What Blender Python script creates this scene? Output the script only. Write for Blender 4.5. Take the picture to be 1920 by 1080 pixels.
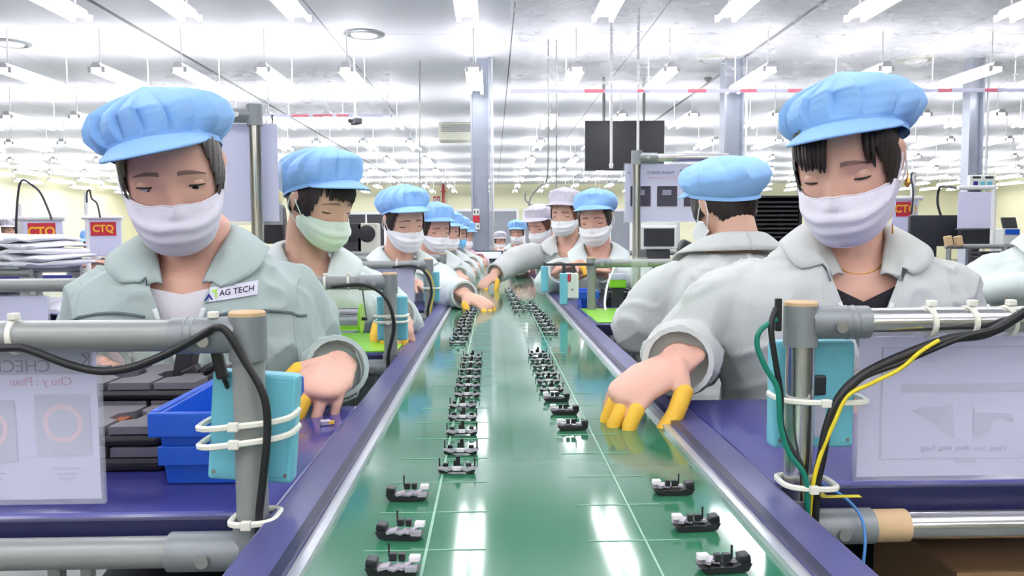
import bpy, bmesh, math, random
import numpy as np
from mathutils import Vector, Matrix, noise
from mathutils.bvhtree import BVHTree

for o in list(bpy.data.objects): bpy.data.objects.remove(o)
S = bpy.context.scene
C = S.collection
R = math.radians
rng = random.Random(7)

# ------------------------------------------------------------------ camera
F = 1500.0                       # focal length in pixels of the 1920x1080 frame
CAMZ = 1.06
cam_d = bpy.data.cameras.new('camera'); cam = bpy.data.objects.new('camera', cam_d); C.objects.link(cam)
cam_d.sensor_width = 36.0; cam_d.lens = F / 1920 * 36; cam_d.clip_start = 0.02; cam_d.clip_end = 200
ROT = Matrix.Rotation(-math.atan(35 / F), 3, 'Z') @ Matrix.Rotation(R(90) - math.atan(100 / F), 3, 'X') @ Matrix.Rotation(R(-0.35), 3, 'Z')
cam.matrix_world = Matrix.Translation((0, 0, CAMZ)) @ ROT.to_4x4()
S.camera = cam
# ------------------------------------------------------------------ world, exposure
w = bpy.data.worlds.new('world'); S.world = w; w.use_nodes = True
w.node_tree.nodes['Background'].inputs[0].default_value = (0.9, 0.95, 1, 1)
w.node_tree.nodes['Background'].inputs[1].default_value = 0.3
S.view_settings.view_transform = 'Standard'; S.view_settings.look = 'None'
S.view_settings.exposure = 0.42; S.view_settings.gamma = 1.0; S.view_settings.use_curve_mapping = False
TUBE_POWER = 17.0

def ray(px, py):
    return ROT @ Vector(((px - 960) / F, -(py - 540) / F, -1.0))
def at(px, py, Y):               # the point of a pixel's ray that lies Y metres in front of the camera
    d = ray(px, py); return Vector((0, 0, CAMZ)) + d * (Y / d.y)
def onz(px, py, z):              # the point of a pixel's ray on a horizontal plane
    d = ray(px, py); return Vector((0, 0, CAMZ)) + d * ((z - CAMZ) / d.z)

# ------------------------------------------------------------------ materials
MATS = {}
def mat(name, col, rough=.5, metal=0., var=.0, vscale=30., bump=.0, bscale=200., emit=None, spec=.5, coat=0., alpha=1., trans=0., stretch=None, sub=0.):
    m = bpy.data.materials.new(name); m.use_nodes = True; nt = m.node_tree; b = nt.nodes['Principled BSDF']
    b.inputs['Base Color'].default_value = (*col, 1); b.inputs['Roughness'].default_value = rough
    b.inputs['Metallic'].default_value = metal; b.inputs['Specular IOR Level'].default_value = spec
    b.inputs['Coat Weight'].default_value = coat; b.inputs['Coat Roughness'].default_value = .08
    b.inputs['Alpha'].default_value = alpha; b.inputs['Transmission Weight'].default_value = trans
    if sub:
        b.inputs['Subsurface Weight'].default_value = sub; b.inputs['Subsurface Radius'].default_value = (1, .35, .2); b.inputs['Subsurface Scale'].default_value = .006
    tc = nt.nodes.new('ShaderNodeTexCoord'); mp = nt.nodes.new('ShaderNodeMapping')
    nt.links.new(tc.outputs['Object'], mp.inputs[0])
    if stretch: mp.inputs['Scale'].default_value = stretch
    if var:
        n = nt.nodes.new('ShaderNodeTexNoise'); n.inputs['Scale'].default_value = vscale; n.inputs['Detail'].default_value = 3
        nt.links.new(mp.outputs[0], n.inputs['Vector'])
        mx = nt.nodes.new('ShaderNodeMix'); mx.data_type = 'RGBA'
        mx.inputs[6].default_value = (*[max(0, c * (1 - var)) for c in col], 1); mx.inputs[7].default_value = (*[min(1, c * (1 + var)) for c in col], 1)
        nt.links.new(n.outputs['Fac'], mx.inputs[0]); nt.links.new(mx.outputs[2], b.inputs['Base Color'])
    if bump:
        n2 = nt.nodes.new('ShaderNodeTexNoise'); n2.inputs['Scale'].default_value = bscale; n2.inputs['Detail'].default_value = 2
        nt.links.new(mp.outputs[0], n2.inputs['Vector'])
        bp = nt.nodes.new('ShaderNodeBump'); bp.inputs['Strength'].default_value = bump; bp.inputs['Distance'].default_value = .002
        nt.links.new(n2.outputs['Fac'], bp.inputs['Height']); nt.links.new(bp.outputs[0], b.inputs['Normal'])
    if emit:
        b.inputs['Emission Color'].default_value = (*emit[:3], 1); b.inputs['Emission Strength'].default_value = emit[3]
    MATS[name] = m
    return m
def film(name, tint, opac, rough=.15, streak=0.):
    m = bpy.data.materials.new(name); m.use_nodes = True; nt = m.node_tree; nt.nodes.clear()
    out = nt.nodes.new('ShaderNodeOutputMaterial'); t = nt.nodes.new('ShaderNodeBsdfTransparent'); p = nt.nodes.new('ShaderNodeBsdfPrincipled')
    p.inputs['Base Color'].default_value = (*tint, 1); p.inputs['Roughness'].default_value = rough
    mx = nt.nodes.new('ShaderNodeMixShader'); mx.inputs[0].default_value = opac
    if streak:
        tc = nt.nodes.new('ShaderNodeTexCoord'); mp = nt.nodes.new('ShaderNodeMapping'); mp.inputs['Scale'].default_value = (2.0, 1, 9)
        n = nt.nodes.new('ShaderNodeTexNoise'); n.inputs['Scale'].default_value = 2.2; n.inputs['Detail'].default_value = 4
        nt.links.new(tc.outputs['Object'], mp.inputs[0]); nt.links.new(mp.outputs[0], n.inputs['Vector'])
        mr = nt.nodes.new('ShaderNodeMapRange'); mr.inputs[1].default_value = .35; mr.inputs[2].default_value = .75
        mr.inputs[3].default_value = opac * .3; mr.inputs[4].default_value = opac + streak
        nt.links.new(n.outputs['Fac'], mr.inputs[0]); nt.links.new(mr.outputs[0], mx.inputs[0])
        bp = nt.nodes.new('ShaderNodeBump'); bp.inputs['Strength'].default_value = .35; bp.inputs['Distance'].default_value = .02
        nt.links.new(n.outputs['Fac'], bp.inputs['Height']); nt.links.new(bp.outputs[0], p.inputs['Normal'])
    nt.links.new(t.outputs[0], mx.inputs[1]); nt.links.new(p.outputs[0], mx.inputs[2]); nt.links.new(mx.outputs[0], out.inputs[0])
    MATS[name] = m
    return m
def srgb(r, g, b):
    f = lambda c: (c / 255 / 12.92) if c <= 10 else ((c / 255 + .055) / 1.055) ** 2.4
    return (f(r), f(g), f(b))

mat('ceiling', srgb(240, 239, 247), .5, var=.03, vscale=1.5)
mat('ceiling_joint', srgb(150, 150, 152), .6)
mat('wall', srgb(240, 238, 205), .6, var=.02, vscale=2)
mat('floor', srgb(104, 114, 112), .25, var=.06, vscale=3)
mat('white_paint', srgb(238, 238, 240), .35, var=.01)
mat('tube', (1, 1, 1), .3, emit=(1, .985, 1, TUBE_POWER))
mat('steel_col', srgb(165, 172, 186), .4, .3, var=.04, vscale=8)
mat('belt', srgb(52, 120, 88), .085, var=.05, vscale=9, spec=.6)
mat('belt_mark', srgb(135, 185, 158), .35, var=.04)
mat('rail_navy', srgb(82, 82, 132), .32, var=.05, vscale=14)
mat('rail_edge', srgb(36, 36, 70), .4, var=.05)
mat('alu', srgb(205, 208, 214), .3, .6, var=.05)
mat('bench_navy', srgb(70, 72, 146), .12, var=.04, vscale=10, spec=.6)
mat('bench_edge', srgb(34, 36, 78), .35, var=.05)
mat('mat_green', srgb(140, 215, 50), .28, var=.08, vscale=15)
mat('pipe_gray', srgb(148, 152, 150), .33, .15, var=.03, vscale=20)
mat('joint_gray', srgb(140, 145, 148), .38, .25, var=.06, vscale=40, bump=.1)
mat('chrome', srgb(205, 205, 205), .16, .95, var=.03)
mat('cap_tan', srgb(205, 175, 135), .6, var=.08, vscale=60)
mat('screw', srgb(180, 180, 180), .3, .9)
mat('cyan_box', srgb(116, 196, 214), .4, var=.02)
mat('tie', srgb(235, 235, 222), .4, var=.02)
mat('cable_black', (.012, .012, .014), .4, var=.1)
mat('cable_green', srgb(20, 125, 105), .4, var=.05)
mat('cable_yellow', srgb(225, 205, 40), .4, var=.05)
mat('cable_blue', srgb(75, 135, 200), .4, var=.05)
mat('cable_white', srgb(235, 238, 235), .4, var=.02)
mat('paper', srgb(232, 232, 248), .6, var=.015, vscale=6)
_nt = MATS['paper'].node_tree; _tr = _nt.nodes.new('ShaderNodeBsdfTranslucent'); _tr.inputs[0].default_value = (*srgb(232, 232, 250), 1); _mx = _nt.nodes.new('ShaderNodeMixShader'); _mx.inputs[0].default_value = .4
_nt.links.new(_nt.nodes['Principled BSDF'].outputs[0], _mx.inputs[1]); _nt.links.new(_tr.outputs[0], _mx.inputs[2]); _nt.links.new(_mx.outputs[0], _nt.nodes['Material Output'].inputs[0])
mat('print_gray', srgb(150, 150, 172), .7, var=.03)
mat('print_faint', srgb(196, 198, 220), .7, var=.03)
mat('print_pink', srgb(228, 205, 222), .7, var=.03)
mat('print_red', srgb(226, 188, 210), .7, var=.03)
mat('print_blue', srgb(120, 135, 200), .7, var=.03)
mat('print_dark', srgb(70, 66, 82), .7, var=.3, vscale=25)
mat('print_ink', srgb(70, 70, 95), .7, var=.05)
mat('sign_red', srgb(205, 48, 66), .5, var=.05)
mat('sign_yellow', srgb(250, 190, 60), .5, var=.02)
film('sleeve', (.85, .86, .95), .10, .12)
film('acrylic', (.85, .93, .9), .16, .05)
film('curtain', (.93, .93, .95), .14, .15, streak=.28)
mat('tape_red', srgb(232, 120, 140), .5, var=.03)
mat('bin_blue', srgb(30, 92, 205), .32, var=.03, vscale=10)
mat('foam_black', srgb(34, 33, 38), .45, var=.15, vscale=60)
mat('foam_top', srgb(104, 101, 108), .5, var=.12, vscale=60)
mat('copper', srgb(235, 140, 95), .25, .8, var=.1)
mat('part_black', srgb(24, 25, 30), .35, var=.15, vscale=300)
mat('part_silver', srgb(200, 192, 205), .35, .5, var=.05)
mat('part_white', srgb(240, 232, 238), .4, var=.02)
mat('screen_black', srgb(40, 42, 50), .3, var=.05)
mat('plastic_dark', srgb(52, 54, 60), .4, var=.06)
mat('device_white', srgb(225, 230, 225), .4, var=.02)
mat('cardboard', srgb(150, 118, 82), .7, var=.1, vscale=8)
mat('pipe_red', srgb(190, 70, 80), .4, var=.04)
mat('led_green', srgb(40, 215, 90), .4, emit=(.1, .9, .3, .8))
mat('lcd', srgb(225, 228, 250), .3, emit=(.85, .87, 1, .35))
mat('glass_gray', srgb(150, 155, 165), .15, var=.05, vscale=1.5)
mat('ac_gray', srgb(205, 205, 190), .5, var=.03)
mat('bag_white', srgb(228, 228, 236), .7, var=.04, vscale=15, bump=.3, bscale=30)
# people
mat('skin_f', srgb(224, 176, 156), .48, var=.05, vscale=25, sub=.12)
mat('skin_m', srgb(218, 174, 152), .5, var=.05, vscale=25, sub=.1)
mat('skin_lid', srgb(192, 138, 118), .5, var=.04)
mat('hair', srgb(42, 31, 28), .45, var=.3, vscale=90, bump=.5, bscale=250, stretch=(1, 1, .15))
mat('hair_brown', srgb(96, 62, 48), .45, var=.25, vscale=90, bump=.5, bscale=250, stretch=(1, 1, .15))
mat('brow', srgb(132, 102, 94), .7, var=.2, vscale=200)
mat('eye_white', srgb(215, 205, 205), .25, var=.02)
mat('iris', srgb(30, 20, 18), .15, var=.1)
mat('lash', srgb(36, 26, 26), .6, var=.1)
mat('cap_blue', srgb(150, 196, 248), .75, var=.035, vscale=40, bump=.25, bscale=500)
mat('cap_gray', srgb(206, 202, 214), .75, var=.04, vscale=40, bump=.25, bscale=500)
mat('cap_band', srgb(222, 228, 238), .75, var=.02)
mat('mask_lilac', srgb(232, 228, 240), .75, var=.015, bump=.15, bscale=700)
mat('mask_white', srgb(236, 238, 240), .75, var=.015, bump=.15, bscale=700)
mat('mask_green', srgb(222, 238, 222), .75, var=.015, bump=.15, bscale=700)
mat('mask_blue', srgb(120, 190, 235), .75, var=.015)
mat('jacket_mint', srgb(178, 194, 190), .8, var=.03, vscale=30, bump=.35, bscale=900, stretch=(1, 1, .12))
mat('jacket_gray', srgb(203, 207, 204), .8, var=.03, vscale=30, bump=.35, bscale=900, stretch=(1, 1, .12))
mat('jacket_pale', srgb(214, 224, 222), .8, var=.03, vscale=30, bump=.3, bscale=900)
mat('jacket_pink', srgb(240, 205, 212), .8, var=.03, vscale=30)
mat('piping', srgb(105, 120, 122), .8, var=.05)
mat('zip_white', srgb(226, 232, 232), .6, var=.03)
mat('shirt_white', srgb(226, 222, 228), .8, var=.03, bump=.2)
mat('shirt_black', srgb(30, 29, 38), .8, var=.1)
mat('trouser', srgb(48, 50, 60), .85, var=.1)
mat('shoe', srgb(225, 225, 228), .6, var=.05)
mat('cot_yellow', srgb(246, 194, 62), .6, var=.06, vscale=80)
mat('gold', srgb(225, 175, 95), .25, .9)
mat('badge_white', srgb(232, 230, 244), .6, var=.02)
mat('logo_navy', srgb(38, 42, 140), .6)
mat('logo_green', srgb(165, 215, 80), .6)
mat('ink', srgb(52, 46, 68), .6)
mat('stool_black', srgb(32, 33, 36), .5, var=.1)

# ------------------------------------------------------------------ mesh helpers
def tag(o, label, cat, group=None):
    o['label'] = label; o['category'] = cat
    if group: o['group'] = group
    return o
def thing(name, label, cat, loc=(0, 0, 0), group=None):
    o = bpy.data.objects.new(name, None); C.objects.link(o); o.location = loc; o.empty_display_size = .05
    return tag(o, label, cat, group)
def link(name, me, m=None, parent=None):
    o = bpy.data.objects.new(name, me); C.objects.link(o)
    if m and not me.materials: me.materials.append(MATS[m])
    if parent:
        o.parent = parent
        b = parent
        loc = Vector((0, 0, 0))
        while b: loc += b.location; b = b.parent
        o.location = -loc                       # parts are written in world coordinates
    return o
def copy_tree(o, parent=None):
    c = o.copy(); C.objects.link(c)
    if parent: c.parent = parent
    for ch in list(o.children): copy_tree(ch, c)
    return c

class MB:
    def __init__(s): s.v = []; s.f = []
    def add(s, vs, fs):
        n = len(s.v); s.v += [tuple(v) for v in vs]; s.f += [tuple(i + n for i in f) for f in fs]; return s
    def box(s, c, d, M=None, taper=1.):
        x, y, z = d[0] / 2, d[1] / 2, d[2] / 2; c = Vector(c)
        vs = [Vector((sx * x * (taper if sz < 0 else 1), sy * y * (taper if sz < 0 else 1), sz * z)) for sz in (-1, 1) for sy in (-1, 1) for sx in (-1, 1)]
        if M: vs = [M @ v for v in vs]
        return s.add([v + c for v in vs], [(0, 2, 3, 1), (4, 5, 7, 6), (0, 1, 5, 4), (2, 6, 7, 3), (0, 4, 6, 2), (1, 3, 7, 5)])
    def span(s, a, b): 
        a = Vector(a); b = Vector(b); return s.box((a + b) / 2, b - a)
    def tube(s, pts, rad, n=10, cap=True, flat=None, round_end=False):
        pts = [Vector(p) for p in pts]
        rs = list(rad) if hasattr(rad, '__len__') else [rad] * len(pts)
        if round_end:
            def ext(p, q, r): 
                d = (p - q).normalized(); return [(p + d * r * .95, r * .3), (p + d * r * .7, r * .72), (p + d * r * .35, r * .94)]
            a = ext(pts[0], pts[1], rs[0]); b = ext(pts[-1], pts[-2], rs[-1])
            pts = [x[0] for x in a] + pts + [x[0] for x in b[::-1]]; rs = [x[1] for x in a] + rs + [x[1] for x in b[::-1]]
        vs = []; fs = []; up = None
        for i, p in enumerate(pts):
            t = (pts[min(i + 1, len(pts) - 1)] - pts[max(i - 1, 0)])
            t = t.normalized() if t.length > 1e-9 else Vector((0, 0, 1))
            if up is None: up = t.orthogonal().normalized() if not flat else flat[0]
            up = (up - t * up.dot(t)); up = up.normalized() if up.length > 1e-6 else t.orthogonal().normalized()
            si = t.cross(up)
            k = flat[1] if flat else 1.
            for j in range(n):
                a = 2 * math.pi * j / n
                vs.append(p + (up * math.cos(a) * k + si * math.sin(a)) * rs[i])
        for i in range(len(pts) - 1):
            for j in range(n):
                fs.append((i * n + j, i * n + (j + 1) % n, (i + 1) * n + (j + 1) % n, (i + 1) * n + j))
        if cap: fs.append(tuple(range(n))[::-1]); fs.append(tuple((len(pts) - 1) * n + j for j in range(n)))
        return s.add(vs, fs)
    def cyl(s, a, b, r, n=16, r2=None): return s.tube([a, b], [r, r if r2 is None else r2], n)
    def lathe(s, c, prof, n=24, ax=None):
        c = Vector(c); M = Vector((0, 0, 1)).rotation_difference(Vector(ax)).to_matrix() if ax else Matrix.Identity(3)
        vs = [c + M @ Vector((r * math.cos(2 * math.pi * j / n), r * math.sin(2 * math.pi * j / n), z)) for r, z in prof for j in range(n)]
        fs = [(i * n + j, i * n + (j + 1) % n, (i + 1) * n + (j + 1) % n, (i + 1) * n + j) for i in range(len(prof) - 1) for j in range(n)]
        fs += [tuple(range(n))[::-1], tuple((len(prof) - 1) * n + j for j in range(n))]
        return s.add(vs, fs)
    def grid(s, P, closed=False):
        nu = len(P); nv = len(P[0]); vs = [p for r in P for p in r]; fs = []
        for i in range(nu - 1):
            for j in range(nv if closed else nv - 1):
                fs.append((i * nv + j, i * nv + (j + 1) % nv, (i + 1) * nv + (j + 1) % nv, (i + 1) * nv + j))
        return s.add(vs, fs)
    def loft(s, rings):
        n = len(rings[0]); s0 = len(s.v); s.grid(rings, closed=True)
        s.f.append(tuple(s0 + j for j in range(n))[::-1]); s.f.append(tuple(s0 + (len(rings) - 1) * n + j for j in range(n))); return s
    def prism(s, poly, a, b, f):               # 2-D outline extruded from a to b, f(u, v, w) -> point
        n = len(poly); vs = [f(u, v, a) for u, v in poly] + [f(u, v, b) for u, v in poly]
        fs = [(i, (i + 1) % n, n + (i + 1) % n, n + i) for i in range(n)] + [tuple(range(n))[::-1], tuple(range(n, 2 * n))]
        return s.add(vs, fs)
    def mesh(s, name, smooth=False, bevel=0., seg=2, fix=True):
        me = bpy.data.meshes.new(name); me.from_pydata([tuple(v) for v in s.v], [], s.f)
        if fix or bevel:
            bm = bmesh.new(); bm.from_mesh(me)
            if fix: bmesh.ops.recalc_face_normals(bm, faces=bm.faces)
            if bevel: bmesh.ops.bevel(bm, geom=[e for e in bm.edges if len(e.link_faces) == 2 and e.calc_face_angle(0) > .6], offset=bevel, segments=seg, affect='EDGES', profile=.5)
            bm.to_mesh(me); bm.free()
        if smooth:
            me.polygons.foreach_set('use_smooth', [True] * len(me.polygons))
            if smooth != 'all': me.set_sharp_from_angle(angle=R(42))
        return me
    def build(s, name, m, parent=None, smooth=False, bevel=0., seg=2, fix=True):
        return link(name, s.mesh(name, smooth, bevel, seg, fix), m, parent)

def smoothpath(pts, n=8):
    pts = [Vector(p) for p in pts]; out = []
    for i in range(len(pts) - 1):
        p0 = pts[max(i - 1, 0)]; p1 = pts[i]; p2 = pts[i + 1]; p3 = pts[min(i + 2, len(pts) - 1)]
        for k in range(n):
            t = k / n
            out.append(.5 * ((2 * p1) + (p2 - p0) * t + (2 * p0 - 5 * p1 + 4 * p2 - p3) * t * t + (3 * p1 - p0 - 3 * p2 + p3) * t ** 3))
    out.append(pts[-1]); return out
def text(s, size, m, M, parent, name='lettering', bold=0., sx=1., align='CENTER'):
    cu = bpy.data.curves.new('t', 'FONT'); cu.body = s; cu.size = size; cu.align_x = align; cu.align_y = 'CENTER'; cu.extrude = .0003; cu.offset = bold; cu.resolution_u = 3
    o = bpy.data.objects.new('t', cu); C.objects.link(o)
    me = bpy.data.meshes.new_from_object(o.evaluated_get(bpy.context.evaluated_depsgraph_get()))
    bpy.data.objects.remove(o); bpy.data.curves.remove(cu)
    me.transform(M @ Matrix.Diagonal((sx, 1, 1, 1))); me.materials.clear()
    return link(name, me, m, parent)
def facing(loc, yaw=0., roll=0., pitch=0.):     # text plane facing -Y at yaw 0
    return Matrix.Translation(loc) @ Matrix.Rotation(yaw, 4, 'Z') @ Matrix.Rotation(R(90) + pitch, 4, 'X') @ Matrix.Rotation(roll, 4, 'Z')
def sm(a, b, x):
    t = min(1, max(0, (x - a) / (b - a))); return t * t * (3 - 2 * t)
ORD = ['first', 'second', 'third', 'fourth', 'fifth', 'sixth', 'seventh', 'eighth', 'ninth', 'tenth', 'eleventh', 'twelfth', 'thirteenth', 'fourteenth', 'fifteenth', 'sixteenth', 'seventeenth', 'eighteenth', 'nineteenth', 'twentieth']
def ordn(i): return ORD[i] if i < len(ORD) else '%dth' % (i + 1)

# ------------------------------------------------------------------ the room
CEIL = 3.0; XL, XR, YB, YF = -13.8, 19.0, -8.0, 31.0
def structure(o): o['kind'] = 'structure'; return o
structure(MB().span((XL, YB, -.1), (XR, YF, 0)).build('floor', 'floor'))
ceil = structure(MB().span((XL, YB, CEIL + .012), (XR, YF, CEIL + .1)).build('ceiling', 'ceiling_joint'))
structure(MB().span((XL - .2, YB, 0), (XL, YF, CEIL)).build('wall_left', 'wall'))
structure(MB().span((XR, YB, 0), (XR + .2, YF, CEIL)).build('wall_right', 'wall'))
structure(MB().span((XL, YF, 0), (XR, YF + .2, CEIL)).build('wall_far', 'wall'))
structure(MB().span((XL, YB - .2, 0), (XR, YB, CEIL)).build('wall_near', 'wall'))
# ceiling panels, with the dark joints of the photograph at x = 2.8 and x = -3.3
px_edges = [-13.8, -11.8, -10.1, -8.4, -6.7, -5.0, -3.3, -1.55, .2, 1.5, 2.8, 4.5, 6.3, 8.1, 9.9, 11.7, 13.5, 15.3, 17.1, 19.0]
py_edges = [YB, -3, 2, 5.0, 7.9, 10.2, 12.9, 16, 19.4, 23, 27, YF]
for i in range(len(px_edges) - 1):
    for j in range(len(py_edges) - 1):
        gx0 = .03 if px_edges[i] in (2.8, -3.3) else .006
        gx1 = .03 if px_edges[i + 1] in (2.8, -3.3) else .006
        MB().span((px_edges[i] + gx0, py_edges[j] + .006, CEIL), (px_edges[i + 1] - gx1, py_edges[j + 1] - .006, CEIL + .011)).build('ceiling_panel', 'ceiling', ceil)

# round air diffusers
for k, (px, py, lab) in enumerate([(683, 63, 'round white ceiling air diffuser with gray ring, left of the centre'), (18, 80, 'round ceiling air diffuser cut by the left picture edge'),
                                   (1340, 110, 'round ceiling air diffuser above the hanging black screen'), (1716, 112, 'round ceiling air diffuser above the right worker\'s blue cap')]):
    p = onz(px, py, CEIL); t = thing('air_diffuser', lab, 'air diffuser', p, 'round ceiling diffusers')
    MB().lathe(p, [(.2, 0), (.195, -.012), (.165, -.02), (.16, -.004)], 32).build('outer_ring', 'joint_gray' if k < 2 else 'ac_gray', t, True)
    MB().lathe(p, [(.13, -.004), (.125, -.022), (.02, -.026)], 32).build('disc', 'white_paint', t, True)
p = onz(1328, 146, CEIL); t = thing('smoke_detector', 'small dark smoke detector on the ceiling near the right joint', 'smoke detector', p)
MB().lathe(p, [(.05, 0), (.05, -.02), (.03, -.035), (.028, -.05)], 20).build('housing', 'plastic_dark', t, True)

# twin-tube ceiling lights
LX = [-12.9, -12.0, -11.2, -10.4, -9.6, -8.75, -7.9, -7.05, -6.2, -5.35, -4.5, -3.65, -2.9, -2.13, -1.36, -.17, .8, 1.69, 2.63, 3.73, 4.79, 5.7, 6.7, 7.7, 8.7, 9.7, 10.7, 11.7, 12.7, 13.7, 14.7, 15.7, 16.7, 17.7]
LY = [-6.3, -3.4, -.5, 2.4, 5.25, 8.2, 11.1, 14.0, 16.9, 19.8, 22.7, 25.6, 28.5]
LZ = 2.6
lproto = thing('ceiling_light', '', 'ceiling light', (0, 0, LZ), 'twin-tube ceiling lights')
MB().prism([(-.05, 0), (.05, 0), (.03, .05), (-.03, .05)], -.62, .62, lambda u, v, w_: Vector((u, w_, LZ + .02 + v))).build('housing', 'white_paint', lproto)
for sx in (-1, 1):
    tb = MB().tube([(sx * .062, -.6, LZ), (sx * .062, .6, LZ)], .017, 8).build('tube_lamp', 'tube', lproto, True)
    for sy in (-1, 1): MB().box((sx * .062, sy * .605, LZ + .005), (.03, .014, .05)).build('lamp_holder', 'white_paint', lproto)
for sy in (-.52, .52):
    MB().cyl((0, sy, LZ + .07), (0, sy, CEIL), .007, 6).build('hanger_rod', 'white_paint', lproto)
first = True; idx = 0
for j, y in enumerate(LY):
    vis = 0
    for x in LX:
        px = 925 + x * F / y if y > 1 else 1e9
        infr = -130 < px < 2050 and y > 4
        if not infr and not (abs(x) < 4.7 and y < 6): continue
        o = lproto if first else copy_tree(lproto); first = False
        o.location = (x, y, LZ)
        if infr:
            vis += 1
            o['label'] = 'twin-tube ceiling light, %s in the %s row of lights in view' % (ordn(vis - 1) + ' from left', ordn(j - 4))
        else: o['label'] = 'twin-tube ceiling light above and behind the photographer'; o['group'] = 'ceiling lights out of view'

# steel columns
for x, w_, lab in [(-.13, .20, 'gray steel column in the middle, behind the end of the green belt'), (2.68, .20, 'gray steel column right of the hanging black screen'), (5.42, .15, 'gray steel column right of the right worker\'s cap')]:
    t = thing('steel_column', lab, 'column', (x, 9, 0), 'steel columns')
    h = w_ / 2
    for sx in (-1, 1): MB().span((x + sx * h - .008, 9 - h, .01), (x + sx * h + .008, 9 + h, CEIL)).build('flange', 'steel_col', t)
    MB().span((x - h + .01, 8.99, .01), (x + h - .01, 9.01, CEIL)).build('web', 'steel_col', t)
    MB().span((x - w_ * .75, 9 - w_ * .75, 0), (x + w_ * .75, 9 + w_ * .75, .012)).build('base_plate', 'steel_col', t)
    MB().cyl((x + h + .03, 8.9, .01), (x + h + .03, 8.9, CEIL), .014, 8).build('conduit', 'alu', t)
p = at(893, 411, 8.87); t = thing('call_point', 'red fire call point between two white outlet plates on the middle column', 'call point', p)
MB().box(p, (.075, .03, .075)).build('red_button_box', 'sign_red', t, bevel=.004)
for dz in (.078, -.078):
    q = MB().box(p + Vector((0, 0, dz)), (.07, .03, .07)).build('outlet_plate', 'device_white', t, bevel=.004)
    for sx in (-.018, .018): MB().box(p + Vector((sx, -.0155, dz)), (.012, .002, .03)).build('socket_hole', 'plastic_dark', q)

# clear film curtain hanging from the ceiling, with hazard tape on its lower edge
def curtain(x0, x1, y, zb, lab, red):
    t = thing('film_curtain', lab, 'curtain', ((x0 + x1) / 2, y, zb))
    n = 60; P = [[Vector((x0 + (x1 - x0) * i / n, y + .02 * math.sin(i * 1.3) + .01 * math.sin(i * .37), z)) for z in (zb, zb + .3, zb + .6, CEIL)] for i in range(n + 1)]
    MB().grid(P).build('clear_sheet', 'curtain', t, 'all')
    MB().span((x0, y - .035, zb - .03), (x1, y - .03, zb)).build('white_tape', 'paper', t)
    for a, b in red: MB().span((a, y - .038, zb - .027), (b, y - .0355, zb - .003)).build('red_tape', 'tape_red', t)
zc = at(1300, 168, 6.4).z
reds = [(at(a, 168, 6.4).x, at(b, 168, 6.4).x) for a, b in [(1095, 1132), (1194, 1206), (1288, 1322), (1386, 1416), (1474, 1512), (1620, 1650), (1755, 1780), (1842, 1865)]]
curtain(.15, 5.5, 6.4, zc, 'clear film curtain with red and white tape under the right half of the ceiling', reds)
zc2 = at(600, 215, 9.6).z
curtain(-4.0, -1.2, 9.6, zc2, 'clear film curtain with a red taped edge under the left half of the ceiling', [(at(a, 215, 9.6).x, at(b, 215, 9.6).x) for a, b in [(548, 580), (588, 624), (632, 654)]])

# hanging screen
c = at(1171, 273, 10.0); t = thing('hanging_screen', 'large black flat screen hanging from the ceiling on poles', 'screen', c)
hw, hh = .495, .305
MB().span((c.x - hw, c.y - .02, c.z - hh), (c.x + hw, c.y + .04, c.z + hh)).build('casing', 'plastic_dark', t, bevel=.008)
MB().span((c.x - hw + .02, c.y - .023, c.z - hh + .025), (c.x + hw - .02, c.y - .0205, c.z + hh - .02)).build('display', 'screen_black', t)
for x in (-.25, .25): MB().cyl((c.x + x, c.y + .06, c.z - .1), (c.x + x, c.y + .06, CEIL), .02, 8).build('ceiling_pole', 'pipe_gray', t)
MB().box((c.x, c.y + .05, c.z + .1), (.6, .02, .06)).build('mount_bar', 'pipe_gray', t)
for px, y0, y1 in ((1146, 168, 309), (1196, 168, 286)):
    a = at(px, y1, 7.0); q = thing('hanging_rod', 'thin pale rod hanging before the black screen, %s of the pair' % ('left' if px < 1170 else 'right'), 'rod', a)
    MB().cyl(a, (a.x, a.y, CEIL), .012, 8).build('rod', 'white_paint', q); MB().lathe(a, [(.016, -.03), (.02, 0), (.012, .02)], 8).build('tip', 'white_paint', q)
# security camera
c = at(668, 228, 8.6); t = thing('security_camera', 'small black security camera hanging from the ceiling left of the middle', 'camera', c)
MB().cyl((c.x - .01, c.y, c.z + .04), (c.x - .01, c.y, CEIL), .01, 8).build('stem', 'white_paint', t)
MB().box(c, (.075, .14, .06), Matrix.Rotation(R(35), 3, 'Z')).build('body', 'plastic_dark', t, bevel=.01); MB().cyl(c + Vector((-.04, -.06, 0)), c + Vector((-.055, -.085, -.005)), .02, 12).build('lens', 'screen_black', t)
MB().box(c + Vector((-.0, 0, .045)), (.05, .08, .02)).build('bracket', 'white_paint', t)

# far wall: windows, fire pipe, signs
def far_window(n, px0, px1, py0, py1, m='glass_gray', lab=None):
    a = at(px0, py1, YF); b = at(px1, py0, YF); a.z = max(a.z, .35)
    o = MB()
    o.span((a.x - .1, YF - .09, a.z - .1), (a.x, YF, b.z + .1)); o.span((b.x, YF - .09, a.z - .1), (b.x + .1, YF, b.z + .1))
    o.span((a.x, YF - .09, b.z), (b.x, YF, b.z + .1)); o.span((a.x, YF - .09, a.z - .1), (b.x, YF, a.z))
    r = structure(o.build('window_%d' % n, 'white_paint'))
    mid = (a.x + b.x) / 2
    MB().span((a.x, YF - .05, a.z), (mid - .03, YF - .02, b.z)).build('pane', m, r); MB().span((mid + .03, YF - .05, a.z), (b.x, YF - .02, b.z)).build('pane', m, r)
    MB().span((mid - .03, YF - .07, a.z), (mid + .03, YF - .01, b.z)).build('mullion', 'white_paint', r)
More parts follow.
